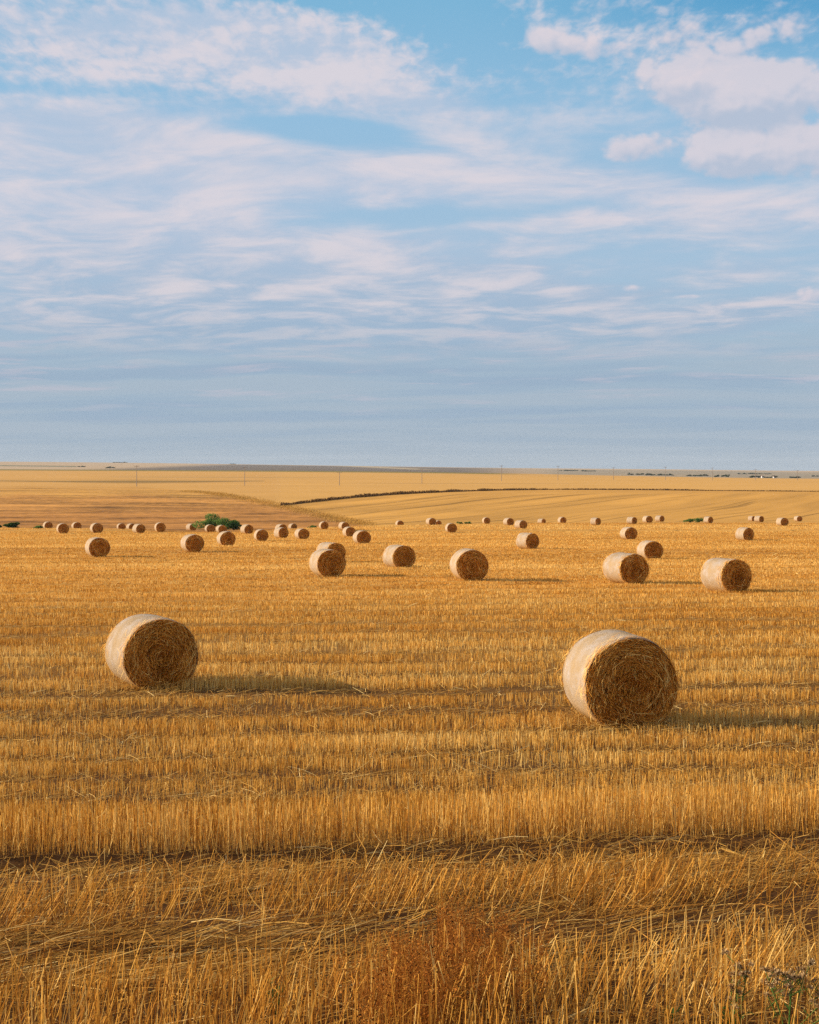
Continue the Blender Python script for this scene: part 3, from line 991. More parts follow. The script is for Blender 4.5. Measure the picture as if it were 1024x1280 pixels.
# straw dropped around the feet of the two near bales
def foot_straw(x0, y0, n, g):
    a = g.uniform(0, 2 * math.pi, n); rr = 0.45 + np.abs(g.normal(0, 0.26, n))
    x = x0 + np.cos(a) * rr; y = y0 + np.sin(a) * rr
    z = terrain(x, y) + np.abs(g.normal(0, 0.03, n))
    d = g.uniform(0, 2 * math.pi, n); e = np.abs(g.normal(0.1, 0.3, n)); L = g.uniform(0.06, 0.26, n)
    T = np.stack([np.cos(d) * np.cos(e), np.sin(d) * np.cos(e), np.sin(e)], 1)
    P0 = np.stack([x, y, z], 1)
    P = np.stack([P0, P0 + T * (L * .5)[:, None] + g.normal(0, .012, (n, 3)), P0 + T * L[:, None]], 1)
    acc = Acc()
    sd = np.stack([-np.sin(d), np.cos(d), g.normal(0, .4, n)], 1); sd /= np.linalg.norm(sd, axis=1, keepdims=True)
    ribbons(acc, P, sd, g.uniform(0.003, 0.007, n), np.clip(g.normal(0.6, 0.2, n), 0, 1), 0.6)
    return acc


g_ = np.random.default_rng(77)
stuff('dropped_straw', [foot_straw(placed[0][0], placed[0][1], 3600, g_), foot_straw(placed[1][0], placed[1][1], 4200, g_)]
      + [foot_straw(p[0], p[1], 350, g_) for p in placed[2:10]],
      M_LIT, 'dropped straw scattered around the feet of the bales', 'loose straw')


# ------------------------------------------------------------------ dry verges on the far slope
def verge(name, pts_px, mat, h, w, n, label, taper=1.0, wid=0.3):
    """a strip of dead grass along a line given by photo columns and rows"""
    px = np.array([p[0] for p in pts_px], float); py = np.array([p[1] for p in pts_px], float)
    s = np.linspace(px[0], px[-1], 90)
    P = np.array([ground_at_far(a, b) for a, b in zip(s, np.interp(s, px, py))])
    seg = np.concatenate([[0], np.cumsum(np.hypot(*np.diff(P, axis=0).T))])
    t = rng.uniform(0, seg[-1], n)
    x = np.interp(t, seg, P[:, 0]); y = np.interp(t, seg, P[:, 1])
    o = rng.normal(0, w, n); x = x + rng.normal(0, w * .3, n); y = y + o
    z = terrain(x, y) - 0.05
    ht = np.interp(x / y * F + 512, [650, 900], [1, taper]) * h * (0.4 + 0.9 * fbm(t * 0.12, t * 0 + 2, 3)) * rng.uniform(0.5, 1.2, n)
    a = rng.uniform(0, 2 * math.pi, n); tl = np.abs(rng.normal(0, .3, n))
    T = np.stack([np.sin(tl) * np.cos(a), np.sin(tl) * np.sin(a), np.cos(tl)], 1)
    P0 = np.stack([x, y, z], 1)
    acc = Acc()
    b = rng.uniform(-1.2, 1.2, n); sd = np.stack([np.cos(b), np.sin(b), 0 * b], 1)
    ribbons(acc, np.stack([P0, P0 + T * (ht * .6)[:, None], P0 + T * ht[:, None] + np.stack([rng.normal(0, .1, n)] * 2 + [0 * b], 1)], 1), sd,
            rng.uniform(0.4, 1.0, n) * wid, np.clip(rng.normal(0.5, 0.25, n), 0, 1), 0.35)
    ob = link(name, acc.mesh(name, [mat]))
    return tag(ob, label, 'verge', None, 'stuff')


def ground_at_far(px, py):
    d = np.linspace(262, 1500, 3000)
    x = (px - 512) / F * d
    rows = HY - F * (terrain(x, d) - CAM) / d
    i = np.argmax(rows <= py)
    return float(x[i]), float(d[i])


verge('dry_verge', list(zip(VERGE_PX[1:], VERGE_PY[1:])), M_VERGE, 0.95, 0.7, 9000,
      'dark line of dead weeds curving along the boundary between two far fields', 0.45)
verge('grassy_bank', [(232, 613.5), (262, 616), (300, 622), (330, 628), (352, 632.5), (385, 640), (415, 647), (455, 656)], M_BRUSH, 0.38, 5.0, 14000,
      'rough tawny grass bank running down the left slope to the crest', 1.0, 0.13)


# ------------------------------------------------------------------ shrubs
def leaf_cloud(acc, cen, rad, n, size, g, tbase=0.5, lumps=9):
    """many small leaf faces filling an uneven crown"""
    cs = g.normal(0, 0.42, (lumps, 3)); cs[:, 2] = cs[:, 2] * 0.8
    rs_ = g.uniform(0.30, 0.62, lumps)
    k = g.integers(0, lumps, n)
    dv = g.normal(0, 1, (n, 3)); dv /= np.linalg.norm(dv, axis=1, keepdims=True)
    p = cs[k] + dv * (rs_[k] * g.uniform(0.35, 1.05, n) ** 0.6)[:, None]
    P = np.array(cen) + p * np.array(rad)
    ax = g.normal(0, 1, (n, 3)); ax /= np.linalg.norm(ax, axis=1, keepdims=True)
    b = np.cross(ax, g.normal(0, 1, (n, 3))); b /= np.linalg.norm(b, axis=1, keepdims=True)
    s = size * g.uniform(0.6, 1.5, n)[:, None]
    V = np.stack([P - ax * s, P + b * s * 0.45, P + ax * s, P - b * s * 0.45], 1)
    keep = V[:, :, 2].min(axis=1) > 0.02
    V = V[keep]; m = len(V)
    t = np.clip(tbase + g.normal(0, 0.2, m) + (k[keep] % 3 - 1) * 0.14, 0, 1)
    acc.add(V.reshape(-1, 3), np.arange(m * 4).reshape(m, 4), np.repeat(t, 4), 0)


def shrub(px, py_top, half_w_px, d, label, cat='shrub', tb=0.5, n=2600, seed=1, group=None):
    g = np.random.default_rng(seed)
    x = (px - 512) / F * d; z = float(terrain(np.array([x]), np.array([d]))[0])
    top = CAM - (py_top - HY) / F * d
    H = max(top - z, 0.5); W = half_w_px / F * d
    e = empty('shrub', (x, d, z - 0.03))
    acc = Acc(); leaf_cloud(acc, (0, 0, H * 0.52), (W * 0.98, W * 0.8, H * 0.48), n, 0.055 * max(H, 1.0) ** 0.6 + 0.03, g, tb)
    link('crown', acc.mesh('crown', [M_GREEN]), e)
    ac = Acc(); ns = 7
    a = g.uniform(0, 2 * math.pi, ns); tl = g.uniform(0.1, 0.6, ns)
    T = np.stack([np.sin(tl) * np.cos(a) * W * .9, np.sin(tl) * np.sin(a) * W * .7, np.full(ns, H * .7)], 1)
    P0 = np.stack([np.cos(a) * .08, np.sin(a) * .08, np.zeros(ns)], 1)
    tubes(ac, np.stack([P0, P0 + T * .5 + g.normal(0, .05, (ns, 3)) , P0 + T], 1), np.full(ns, 0.03 + 0.008 * H), np.full(ns, .3), 5, 0.4)
    link('stems', ac.mesh('stems', [M_BARK]), e)
    return tag(e, label, cat, group)


shrub(266, 643.0, 19, 224, 'broad bright green shrub with an uneven top, behind two small bales', 'shrub', 0.75, 4200, 3)
shrub(292, 648.5, 10, 221, 'rounder darker green shrub against the right side of the broad one', 'shrub', 0.30, 2600, 5)
shrub(15, 652.8, 9.5, 222, 'dark round bush at the far left on the crest', 'shrub', 0.12, 2400, 6)
shrub(48.5, 659.3, 5.5, 214, 'low bright green plant left of the leftmost bale', 'plant', 0.7, 700, 8)
shrub(-1, 655.5, 4, 226, 'dark bush cut by the left edge of the photo', 'shrub', 0.2, 900, 9)
shrub(863, 647.6, 7.5, 268, 'low green bush left of the bale on the right crest, its left part', 'shrub', 0.6, 1100, 12)
shrub(873, 647.0, 7, 269, 'low green bush touching the bale on the right crest, its right part', 'shrub', 0.6, 1100, 13)
shrub(576, 652.9, 3.6, 254, 'tiny green tuft on the crest, left of two', 'plant', 0.6, 400, 14)
shrub(584.5, 653.2, 4.0, 254, 'tiny green tuft on the crest, right of two', 'plant', 0.6, 400, 15)
shrub(392, 657.6, 6, 236, 'low green grass clump at the foot of the tawny bank', 'plant', 0.5, 500, 16)


# ------------------------------------------------------------------ power poles
def make_pole(h):
    e = empty('power_pole')
    a = Acc(); tubes(a, np.array([[[0, 0, -0.3], [0, 0, h * .5], [0, 0, h]]], float), np.array([0.15]), np.array([.5]), 8, 0.65)
    link('pole', a.mesh('pole', [M_POLE], True), e)
    a = Acc(); tubes(a, np.array([[[-1.1, 0.19, h - .5], [0, 0.19, h - .5], [1.1, 0.19, h - .5]]], float), np.array([0.085]), np.array([.5]), 4, 1)
    link('crossarm', a.mesh('crossarm', [M_METAL]), e)
    for sx in (-1.0, 1.0):
        a = Acc(); tubes(a, np.array([[[sx, 0.19, h - .42], [sx, 0.19, h - .3], [sx, 0.19, h - .1]]], float), np.array([0.07]), np.array([.5]), 6, 0.6)
        link('insulator', a.mesh('insulator', [M_METAL], True), e)
    return e


POLES = [(171, 608.2, 581.5, 'tall pole at the left, above the olive strip'),
         (306, 607.0, 583.0, 'pole second from the left, standing where the dark far field begins'),
         (424.5, 606.8, 590.0, 'short faint pole third from the left'),
         (527.5, 604.5, 585.5, 'pole fourth from the left, above the middle of the photo'),
         (627, 601.5, 581.5, 'pole fifth from the left, its head above the skyline'),
         (697.5, 600.3, 582.0, 'pole sixth from the left, above the dark boundary line'),
         (767, 599.8, 584.0, 'pole seventh from the left, near the far tree belts'),
         (832, 598.8, 582.0, 'pole fourth from the right, beside a far tree belt'),
         (890.5, 598.8, 583.0, 'pole third from the right, left of the dark tree clump'),
         (944.5, 598.6, 584.5, 'pole second from the right, beside the white farm buildings'),
         (997, 598.8, 586.0, 'pole at the far right, faint against the plain')]
proto = None
for px, pb, pt, label in POLES:
    x, d = ground_at_far(px, pb)
    d = min(d, 900); x = (px - 512) / F * d
    h = (pb - pt) / F * d
    if proto is None:
        proto = make_pole(10.0); o = proto
    else:
        o = copy_thing(proto)
    o.location = (x, d, float(terrain(np.array([x]), np.array([d]))[0]))
    o.scale = (1, 1, h / 10.0)
    o.rotation_euler = (0, 0, R(20))
    tag(o, 'weathered power ' + label, 'power pole', 'power poles crossing the far plain')


# ------------------------------------------------------------------ far tree belts and farm
def tree_belt(px0, px1, py, h_px, d, label, seed):
    g = np.random.default_rng(seed)
    acc = Acc()
    x0, x1 = (px0 - 512) / F * d, (px1 - 512) / F * d
    n = max(3, int((x1 - x0) / 5))
    zt = float(terrain(np.array([(x0 + x1) / 2]), np.array([d]))[0])
    base = CAM - (py - HY) / F * d
    base = min(base, zt) - 0.5
    H = h_px / F * d + max(0, (CAM - (py - HY) / F * d) - base) * 0 + 1
    for k in range(n):
        xx = x0 + (x1 - x0) * (k + g.uniform(.2, .8)) / n - (x0 + x1) / 2
        hh = H * g.uniform(0.55, 1.1)
        a2 = Acc(); leaf_cloud(a2, (xx, g.normal(0, 4), hh * .52), (4.2, 4.2, hh * .5), 160, 0.75, g, 0.45, 6)
        for v, t in zip(a2.v, a2.t):
            acc.add(v, np.arange(len(v)).reshape(-1, 4), t)
    ac = Acc()
    xs = np.linspace(x0, x1, n) - (x0 + x1) / 2
    P0 = np.stack([xs, 0 * xs, 0 * xs - 0.5], 1)
    tubes(ac, np.stack([P0, P0 + [0, 0, H * .3], P0 + [0, 0, H * .5]], 1), np.full(n, .25), np.full(n, .3), 4, .5)
    e = empty('tree_belt', ((x0 + x1) / 2, d, zt - 0.1))
    link('crown', acc.mesh('crown', [M_FARTREE]), e)
    link('trunks', ac.mesh('trunks', [M_BARK]), e)
    return tag(e, label, 'tree belt', 'tree belts on the far plain')


BELTS = [(700, 722, 589.8, 1.2, 3600, 'thin hazy belt, the leftmost, right of the sixth pole'),
         (728, 745, 589.9, 1.3, 3500, 'small hazy belt just left of the seventh pole'),
         (783, 805, 594.2, 1.6, 2400, 'dark green belt right of the seventh pole, left half of a long line'),
         (806, 842, 594.6, 1.9, 2300, 'long dark green belt beside the fourth pole from the right'),
         (857, 888, 595.6, 1.6, 2300, 'dark belt left of the third pole from the right'),
         (897, 911, 597.4, 2.8, 2000, 'compact dark clump right of the third pole from the right'),
         (935, 951, 598.2, 2.0, 1900, 'dark belt left of the white farm buildings'),
         (955, 972, 598.4, 2.0, 1900, 'dark belt between and right of the white farm buildings'),
         (922, 963, 591.6, 1.2, 3300, 'thin hazy belt high above the farm buildings'),
         (991, 998, 598.6, 1.6, 1950, 'small clump by the far right pole'),
         (1016, 1030, 594.0, 1.3, 2700, 'hazy belt cut by the right edge'),
         (98, 108, 583.8, 1.1, 3000, 'small far clump at left, under the skyline'),
         (133, 143, 585.2, 1.3, 2600, 'rounded far clump left of the tall left pole'),
         (288, 295, 579.9, 1.3, 4800, 'tiny clump on the skyline above the second pole'),
         (140, 160, 577.9, 0.8, 4900, 'low scrub on the skyline at left')]
for k, (a, b, py, h, d, lb) in enumerate(BELTS):
    tree_belt(a, b, py, h, d, lb[0].upper() + lb[1:] if False else lb + ' on the plain' if len(lb.split()) < 10 else lb, 60 + k)


def farm(px, d, w, h, label):
    x = (px - 512) / F * d; z = float(terrain(np.array([x]), np.array([d]))[0])
    e = empty('farm_building', (x, d, z), R(25))
    l = w * .7
    V = np.array([[-w/2, -l/2, -1], [w/2, -l/2, -1], [w/2, l/2, -1], [-w/2, l/2, -1], [-w/2, -l/2, h], [w/2, -l/2, h], [w/2, l/2, h], [-w/2, l/2, h], [-w/2, 0, h + l*.3], [w/2, 0, h + l*.3]], float)
    me = make_mesh('wall', V, [np.array([[0, 1, 5, 4], [1, 2, 6, 5], [2, 3, 7, 6], [3, 0, 4, 7]]), np.array([[4, 8, 7], [5, 6, 9]])], None, [M_WALLW])
    link('wall', me, e)
    o = 0.4
    V2 = []
    for dz in (0.02, 0.25):
        V2 += [[-w/2 - o, -l/2 - o, h - .2 + dz], [w/2 + o, -l/2 - o, h - .2 + dz], [w/2 + o, 0, h + l*.3 + dz], [-w/2 - o, 0, h + l*.3 + dz], [w/2 + o, l/2 + o, h - .2 + dz], [-w/2 - o, l/2 + o, h - .2 + dz]]
    q = np.array([[6, 7, 8, 9], [9, 8, 10, 11], [0, 3, 2, 1], [3, 5, 4, 2], [0, 1, 7, 6], [4, 5, 11, 10], [1, 2, 8, 7], [2, 4, 10, 8], [5, 3, 9, 11], [3, 0, 6, 9]])
    link('roof', make_mesh('roof', np.array(V2, float), [q], None, [M_ROOF]), e)
    for sx in (-.25, .25):
        v = np.array([[sx*w - .6, -l/2 - .06, 1], [sx*w + .6, -l/2 - .06, 1], [sx*w + .6, -l/2 - .06, 2.4], [sx*w - .6, -l/2 - .06, 2.4],
                      [sx*w - .6, -l/2 + .05, 1], [sx*w + .6, -l/2 + .05, 1], [sx*w + .6, -l/2 + .05, 2.4], [sx*w - .6, -l/2 + .05, 2.4]], float)
        link('window', make_mesh('window', v, [np.array([[0, 1, 2, 3], [0, 4, 5, 1], [3, 2, 6, 7], [0, 3, 7, 4], [1, 5, 6, 2]])], None, [M_METAL]), e)
    return tag(e, label, 'farm building', 'white farm buildings among the far trees')


farm(953, 1890, 2.6, 2.0, 'tiny white farm building in the gap between two dark tree belts')
farm(967.5, 1885, 2.2, 1.9, 'tiny white farm building at the right end of the dark tree belt')


# ------------------------------------------------------------------ weeds by the camera
def weed_patch():
    g = np.random.default_rng(31)
    acc = Acc()
    n = 540
    px = np.concatenate([g.normal(590, 48, n // 2), g.normal(520, 40, n - n // 2)])
    d = np.where(px > 545, g.uniform(6.2, 8.0, n), g.uniform(6.0, 7.1, n))
    x = (px - 512) / F * d; z = terrain(x, d)
    H = g.uniform(0.20, 0.37, n)
    a = g.uniform(0, 2 * math.pi, n); tl = np.abs(g.normal(0, .16, n))
    T = np.stack([np.sin(tl) * np.cos(a), np.sin(tl) * np.sin(a), np.cos(tl)], 1)
    P0 = np.stack([x, d, z], 1)
    tint = np.clip(g.normal(0.82, 0.13, n), 0.4, 1)
    tubes(acc, np.stack([P0, P0 + T * (H * .5)[:, None] + g.normal(0, .008, (n, 3)), P0 + T * H[:, None]], 1), np.full(n, 0.0016), tint, 3, .6)
    # side twigs
    m = n * 9
    k = g.integers(0, n, m); s = g.uniform(.3, .98, m)
    b = P0[k] + T[k] * (H[k] * s)[:, None]
    a = g.uniform(0, 2 * math.pi, m); up = g.uniform(.3, 1.2, m); L = g.uniform(.02, .075, m)
    D = np.stack([np.cos(a), np.sin(a), up], 1); D /= np.linalg.norm(D, axis=1, keepdims=True)
    e = b + D * L[:, None]
    tubes(acc, np.stack([b, (b + e) / 2, e], 1), np.full(m, 0.0009), tint[k] - .1, 3, .6)
    # dry leaflets and dark seed buds
    q = g.random(m) < 0.65
    for pts, sz, tb in ((e[q], 0.006, 0.74), (e[~q], 0.0042, 0.04)):
        c = len(pts)
        ax = g.normal(0, 1, (c, 3)); ax /= np.linalg.norm(ax, axis=1, keepdims=True)
        b2 = np.cross(ax, g.normal(0, 1, (c, 3))); b2 /= np.linalg.norm(b2, axis=1, keepdims=True)
        b3 = np.cross(ax, b2)
        s_ = sz * g.uniform(.7, 1.5, c)[:, None]
        for w in (b2, b3):
            V = np.stack([pts - ax * s_, pts + w * s_ * .6, pts + ax * s_, pts - w * s_ * .6], 1)
            acc.add(V.reshape(-1, 3), np.arange(c * 4).reshape(c, 4), np.repeat(np.clip(g.normal(tb, .1, c), 0, 1), 4))
    o = link('dried_weeds', acc.mesh('dried_weeds', [M_DOCK]))
    tag(o, 'rust brown dried weeds with dark seeds in the foreground stubble', 'dried weeds', None, 'stuff')


weed_patch()


def thistle(px, d, h, n_st, label, seed, spread=0.16):
    g = np.random.default_rng(seed)
    x = (px - 512) / F * d; z = float(terrain(np.array([x]), np.array([d]))[0])
    e = empty('thistle', (x, d, z - .01))
    st = Acc(); lf = Acc()
    tips = []
    for k in range(n_st):
        a = g.uniform(0, 2 * math.pi); sp = g.uniform(.2, 1) * spread; hh = h * g.uniform(.65, 1.05)
        tip = np.array([math.cos(a) * sp, math.sin(a) * sp * .7, hh]); mid = tip * np.array([.35, .35, .55])
        tubes(st, np.array([[[0, 0, 0], mid, tip]]), np.array([.0032]), np.array([g.uniform(.35, .8)]), 5, .6)
        tips.append(tip)
        for q in range(g.integers(3, 6)):
            s = g.uniform(.55, .95); p = mid + (tip - mid) * s
            t2 = p + np.array([g.normal(0, .045), g.normal(0, .045), g.uniform(.02, .07)])
            tubes(st, np.array([[p, (p + t2) / 2 + g.normal(0, .005, 3), t2]]), np.array([.0018]), np.array([g.uniform(.35, .8)]), 4, .7)
            tips.append(t2)
        for q in range(7):
            s = g.uniform(.05, .8); p = (mid * min(1, s * 2) if s < .5 else mid + (tip - mid) * (s - .5) * 2)
            aa = g.uniform(0, 2 * math.pi); dr = np.array([math.cos(aa), math.sin(aa), g.uniform(-.1, .7)]); L = g.uniform(.03, .08)
            sd = np.array([[-math.sin(aa), math.cos(aa), g.normal(0, .3)]]); sd /= np.linalg.norm(sd)
            ribbons(lf, np.array([[p, p + dr * L * .6, p + dr * L * np.array([1, 1, .3])]]), sd, np.array([g.uniform(.006, .013)]), np.array([g.uniform(.2, .8)]), .15)
    for tip in tips:
        hd = Acc(); c = 46; r = g.uniform(.010, .017)
        dv = g.normal(0, 1, (c, 3)); dv[:, 2] = np.abs(dv[:, 2]) * 1.1 - .35; dv /= np.linalg.norm(dv, axis=1, keepdims=True)
        P0 = tip + dv * r * .25; P1 = tip + dv * (r * g.uniform(.8, 1.5, c))[:, None]
        sd = np.cross(dv, g.normal(0, 1, (c, 3))); sd /= np.linalg.norm(sd, axis=1, keepdims=True)
        ribbons(hd, np.stack([P0, P1], 1), sd, np.full(c, .006), np.clip(g.normal(.55, .25, c), 0, 1), .5)
        link('seed_head', hd.mesh('seed_head', [M_HEAD]), e)
    link('stems', st.mesh('stems', [M_GREEN]), e)
    link('leaves', lf.mesh('leaves', [M_GREEN]), e)
    return tag(e, label, 'thistle', 'thistles in the right foreground corner')


thistle(985, 6.15, 0.33, 8, 'bushy thistle with many grey brown seed heads in the bottom right corner', 3, .22)
thistle(923, 6.30, 0.30, 3, 'sparse thistle left of the bushy one, one pale head standing highest', 4, .06)
thistle(1040, 6.35, 0.34, 6, 'thistle cut by the right edge of the photo beside the bushy one', 6, .18)


def green_weed(px, d, h, label, seed):
    g = np.random.default_rng(seed)
    x = (px - 512) / F * d; z = float(terrain(np.array([x]), np.array([d]))[0])
    e = empty('green_weed', (x, d, z - .01))
    st = Acc(); lf = Acc()
    for k in range(4):
        a = g.uniform(0, 6.28); tip = np.array([math.cos(a) * .03, math.sin(a) * .03, h * g.uniform(.6, 1)])
        tubes(st, np.array([[[0, 0, 0], tip * [.4, .4, .5], tip]]), np.array([.003]), np.array([.4]), 5, .6)
        for q in range(16):
            s = g.uniform(.15, 1); p = tip * s; aa = g.uniform(0, 6.28); L = g.uniform(.02, .045)
            dr = np.array([math.cos(aa), math.sin(aa), g.uniform(.1, .9)])
            sd = np.array([[-math.sin(aa), math.cos(aa), .1]])
            ribbons(lf, np.array([[p, p + dr * L * .5, p + dr * L]]), sd, np.array([.014]), np.array([g.uniform(.1, .6)]), .2)
    link('stems', st.mesh('stems', [M_GREEN]), e); link('leaves', lf.mesh('leaves', [M_GREEN]), e)
    return tag(e, label, 'weed')


green_weed(345, 6.75, .17, 'small dark green weed in the stubble at the bottom, left of centre', 2)
green_weed(908, 6.45, .16, 'green weed with narrow leaves just left of the thistles', 9)
green_weed(840, 6.6, .08, 'low green weed at the bottom edge, left of the thistles', 5)

# ------------------------------------------------------------------ air
def haze():
    s = 9600.0
    zl, zh = float(-60), 70.0
    V = np.array([[-s, -s, zl], [s, -s, zl], [s, s, zl], [-s, s, zl], [-s, -s, zh], [s, -s, zh], [s, s, zh], [-s, s, zh]], float)
    q = np.array([[0, 3, 2, 1], [4, 5, 6, 7], [0, 1, 5, 4], [1, 2, 6, 5], [2, 3, 7, 6], [3, 0, 4, 7]])
    m, nt = new_mat('air')
    pv = nt.n('ShaderNodeVolumePrincipled')
    pv.inputs['Color'].default_value = (0.74, 0.82, 0.90, 1); pv.inputs['Density'].default_value = 0.00004
    pv.inputs['Anisotropy'].default_value = 0.0
    o = nt.n('ShaderNodeOutputMaterial'); nt.t.links.new(pv.outputs[0], o.inputs['Volume'])
    ob = link('haze', make_mesh('haze', V, [q], None, [m]))
    tag(ob, 'thin pale haze over the far plain', None, None, 'stuff')


haze()

# ------------------------------------------------------------------ sky
def build_world():
    w = bpy.data.worlds.new('World'); scene.world = w; w.use_nodes = True
    nt = NT(w.node_tree)
    EXPO = 1.52
    tc = nt.n('ShaderNodeTexCoord').outputs['Generated']
    x, y, z = nt.sep(tc)[0:3]
    az = nt.m('ARCTAN2', x, y)
    el = nt.m('ARCSINE', z)
    X = nt.add(nt.mul(az, 1930.0), 512.0)
    Y = nt.sub(HY, nt.mul(el, 1930.0))
    sky = nt.n('ShaderNodeTexSky', sky_type='NISHITA')
    sky.sun_disc = False; sky.sun_elevation = SUN_EL; sky.sun_rotation = R(-90) + SUN_AZ
    sky.altitude = 300; sky.air_density = 1.0; sky.dust_density = 1.0; sky.ozone_density = 2.0
    SKY = 0.10
    skyc = nt.n('ShaderNodeVectorMath', operation='SCALE'); nt.t.links.new(sky.outputs[0], skyc.inputs[0]); skyc.inputs['Scale'].default_value = SKY
    base = skyc.outputs[0]
    # sheets of cloud lie on a plane overhead: perspective draws them together towards the horizon
    zz = nt.add(nt.m('MAXIMUM', z, 0.0), 0.055)
    ux = nt.m('DIVIDE', x, zz); uy = nt.mul(nt.m('DIVIDE', y, zz), 0.62)
    # slow swirl so that the streaks are not dead level
    wv = nt.noise2(nt.vec(nt.add(ux, 40.0), uy), 0.9, 2, 0.5)
    uys = nt.add(uy, nt.add(nt.mul(ux, 0.10), nt.mul(nt.sub(wv, 0.5), 0.4)))
    plane = nt.vec(ux, uys, 0.0)
    plane_s = nt.vec(nt.mul(ux, 0.75), uys, 3.0)

    def blob(cx, cy, rx, ry, ang=0.0):
        ca, sa = math.cos(R(ang)), math.sin(R(ang))
        dx = nt.sub(X, cx); dy = nt.sub(Y, cy)
        a = nt.m('MULTIPLY_ADD', dx, ca / rx, nt.mul(dy, sa / rx))
        b = nt.m('MULTIPLY_ADD', dy, ca / ry, nt.mul(dx, -sa / ry))
        q = nt.m('MULTIPLY_ADD', a, a, nt.mul(b, b))
        t = nt.m('MAXIMUM', nt.sub(1.0, nt.mul(q, 0.25)), 0.0)        # smooth, zero at twice the radius
        return nt.mul(t, t)

    def total(items):
        s = None
        for wgt, *p in items:
            b_ = nt.mul(blob(*p), wgt)
            s = b_ if s is None else nt.add(s, b_)
        return s

    def lin(r, g, b):
        f = lambda c: (c / 12.92 if c <= 0.04045 else ((c + 0.055) / 1.055) ** 2.4)
        return tuple(f(c / 255) / EXPO for c in (r, g, b))

    # clear sky seen in the gaps: tinted a little towards the photo's cyan, paler low down
    ramp = nt.ramp(nt.m('DIVIDE', Y, 600.0), [(0.0, lin(122, 182, 217)), (0.25, lin(148, 191, 222)), (0.55, lin(164, 193, 218)), (0.85, lin(160, 180, 200)), (1.0, lin(163, 177, 194))])
    side = nt.sstep(560, 1020, X)
    high = nt.sstep(130, -10, Y)
    base2 = nt.mix(nt.mul(nt.mul(side, high), 0.9), ramp, lin(64, 152, 202))
    back = nt.sstep(0.0, 0.25, nt.sub(nt.m('ABSOLUTE', az), 0.35))
    over = nt.sstep(0.33, 0.6, el)
    base2 = nt.mix(nt.m('MAXIMUM', nt.mul(back, 0.8), over), nt.mix(0.88, base, base2), base)
    # --- layer 1: broken high sheet
    f1 = nt.noise2(plane_s, 2.6, 8, 0.55, 0.15)
    rip = nt.noise2(nt.vec(ux, nt.mul(uy, 0.75)), 27.0, 3, 0.55, 0.2)
    f1c = nt.noise2(nt.vec(nt.add(nt.mul(ux, 0.6), 9.0), uys), 5.0, 7, 0.60, 0.25)
    cov = total([
        (0.95, 120, 45, 200, 46, 4), (0.85, 380, 82, 150, 38, 12), (0.60, 520, 128, 80, 14, 10), (0.30, 90, 135, 130, 30, 0),
        (0.85, 120, 215, 230, 42, 3), (0.70, 420, 220, 190, 24, 2), (0.46, 640, 222, 200, 17, 4), (0.50, 850, 245, 120, 15, 8), (0.40, 560, 172, 80, 13, 14), (0.42, 150, 165, 130, 20, 4), (0.22, 400, 250, 420, 150, 0), (0.25, 900, 250, 160, 30, 0),
        (0.75, 130, 310, 220, 40, 0), (0.60, 430, 330, 200, 34, 3), (0.72, 180, 400, 260, 40, 0), (0.70, 520, 385, 240, 36, 2), (0.58, 720, 385, 150, 20, -2),
        (0.75, 900, 402, 120, 16, -6), (0.46, 760, 272, 60, 9, 0), (0.62, 628, 337, 42, 6, -3), (0.35, 930, 345, 60, 16, 0), (0.35, 1000, 375, 40, 14, -10),
        (0.3, 600, 492, 170, 7, 0), (0.25, 300, 425, 300, 24, 0), (0.25, 420, 484, 40, 6, 0), (0.35, 860, 440, 160, 10, 0),
        (0.30, 400, 60, 500, 26, 0), (0.42, 720, 58, 70, 20, 5), (0.25, 600, 320, 400, 60, 0), (0.3, 960, 290, 120, 20, 0),
        (-0.50, 110, 124, 80, 8, -1), (-0.75, 400, 163, 90, 11, 2), (-0.50, 540, 268, 150, 11, -4), (-0.45, 830, 382, 50, 7, -4), (-0.3, 470, 320, 90, 9, -8),
        (-0.6, 340, 4, 130, 9, 7), (-0.8, 570, 40, 90, 28, 15)])
    cov = nt.add(cov, nt.mul(nt.m('MAXIMUM', back, over), 0.55))
    upper = nt.sstep(190, 60, Y)
    ripple = nt.mul(nt.sub(rip, 0.5), upper)
    d1 = nt.add(cov, nt.add(nt.mul(nt.sub(f1, 0.5), 1.25), nt.add(nt.mul(ripple, 1.5), nt.mul(nt.sub(f1c, 0.5), 0.8))))
    m1 = nt.sstep(-0.15, 1.0, d1)
    # its colour: lit pinkish white where thin ridges catch the light, lavender grey where thick or low
    tone = nt.add(nt.mul(f1c, 0.85), nt.mul(f1, 0.35))
    lowt = nt.sstep(240, 430, Y)
    tone = nt.add(tone, nt.mul(ripple, 0.55))
    c_hi = nt.mix(nt.sstep(0.40, 0.80, tone), lin(180, 197, 219), lin(219, 213, 221))
    c_lo = nt.mix(nt.sstep(0.48, 0.84, tone), lin(158, 182, 206), lin(214, 209, 216))
    c1 = nt.mix(lowt, c_hi, c_lo)
    col = nt.mix(nt.mul(m1, 0.95), base2, c1)
    # --- low bank of grey blue air and stratus
    bank = nt.mul(nt.sstep(385, 510, nt.add(Y, nt.mul(nt.sub(f1c, 0.5), 120))), 0.90)
    col = nt.mix(bank, col, nt.mix(nt.sstep(470, 590, Y), lin(157, 180, 200), lin(163, 179, 194)))
    f4 = nt.noise2(nt.vec(nt.add(nt.mul(ux, 0.22), 5.0), uys), 1.7, 4, 0.5, 0.2)
    col = nt.mix(nt.mul(nt.sstep(0.42, 0.66, f4), nt.mul(nt.sstep(400, 470, Y), 0.55)), col, lin(172, 186, 200))
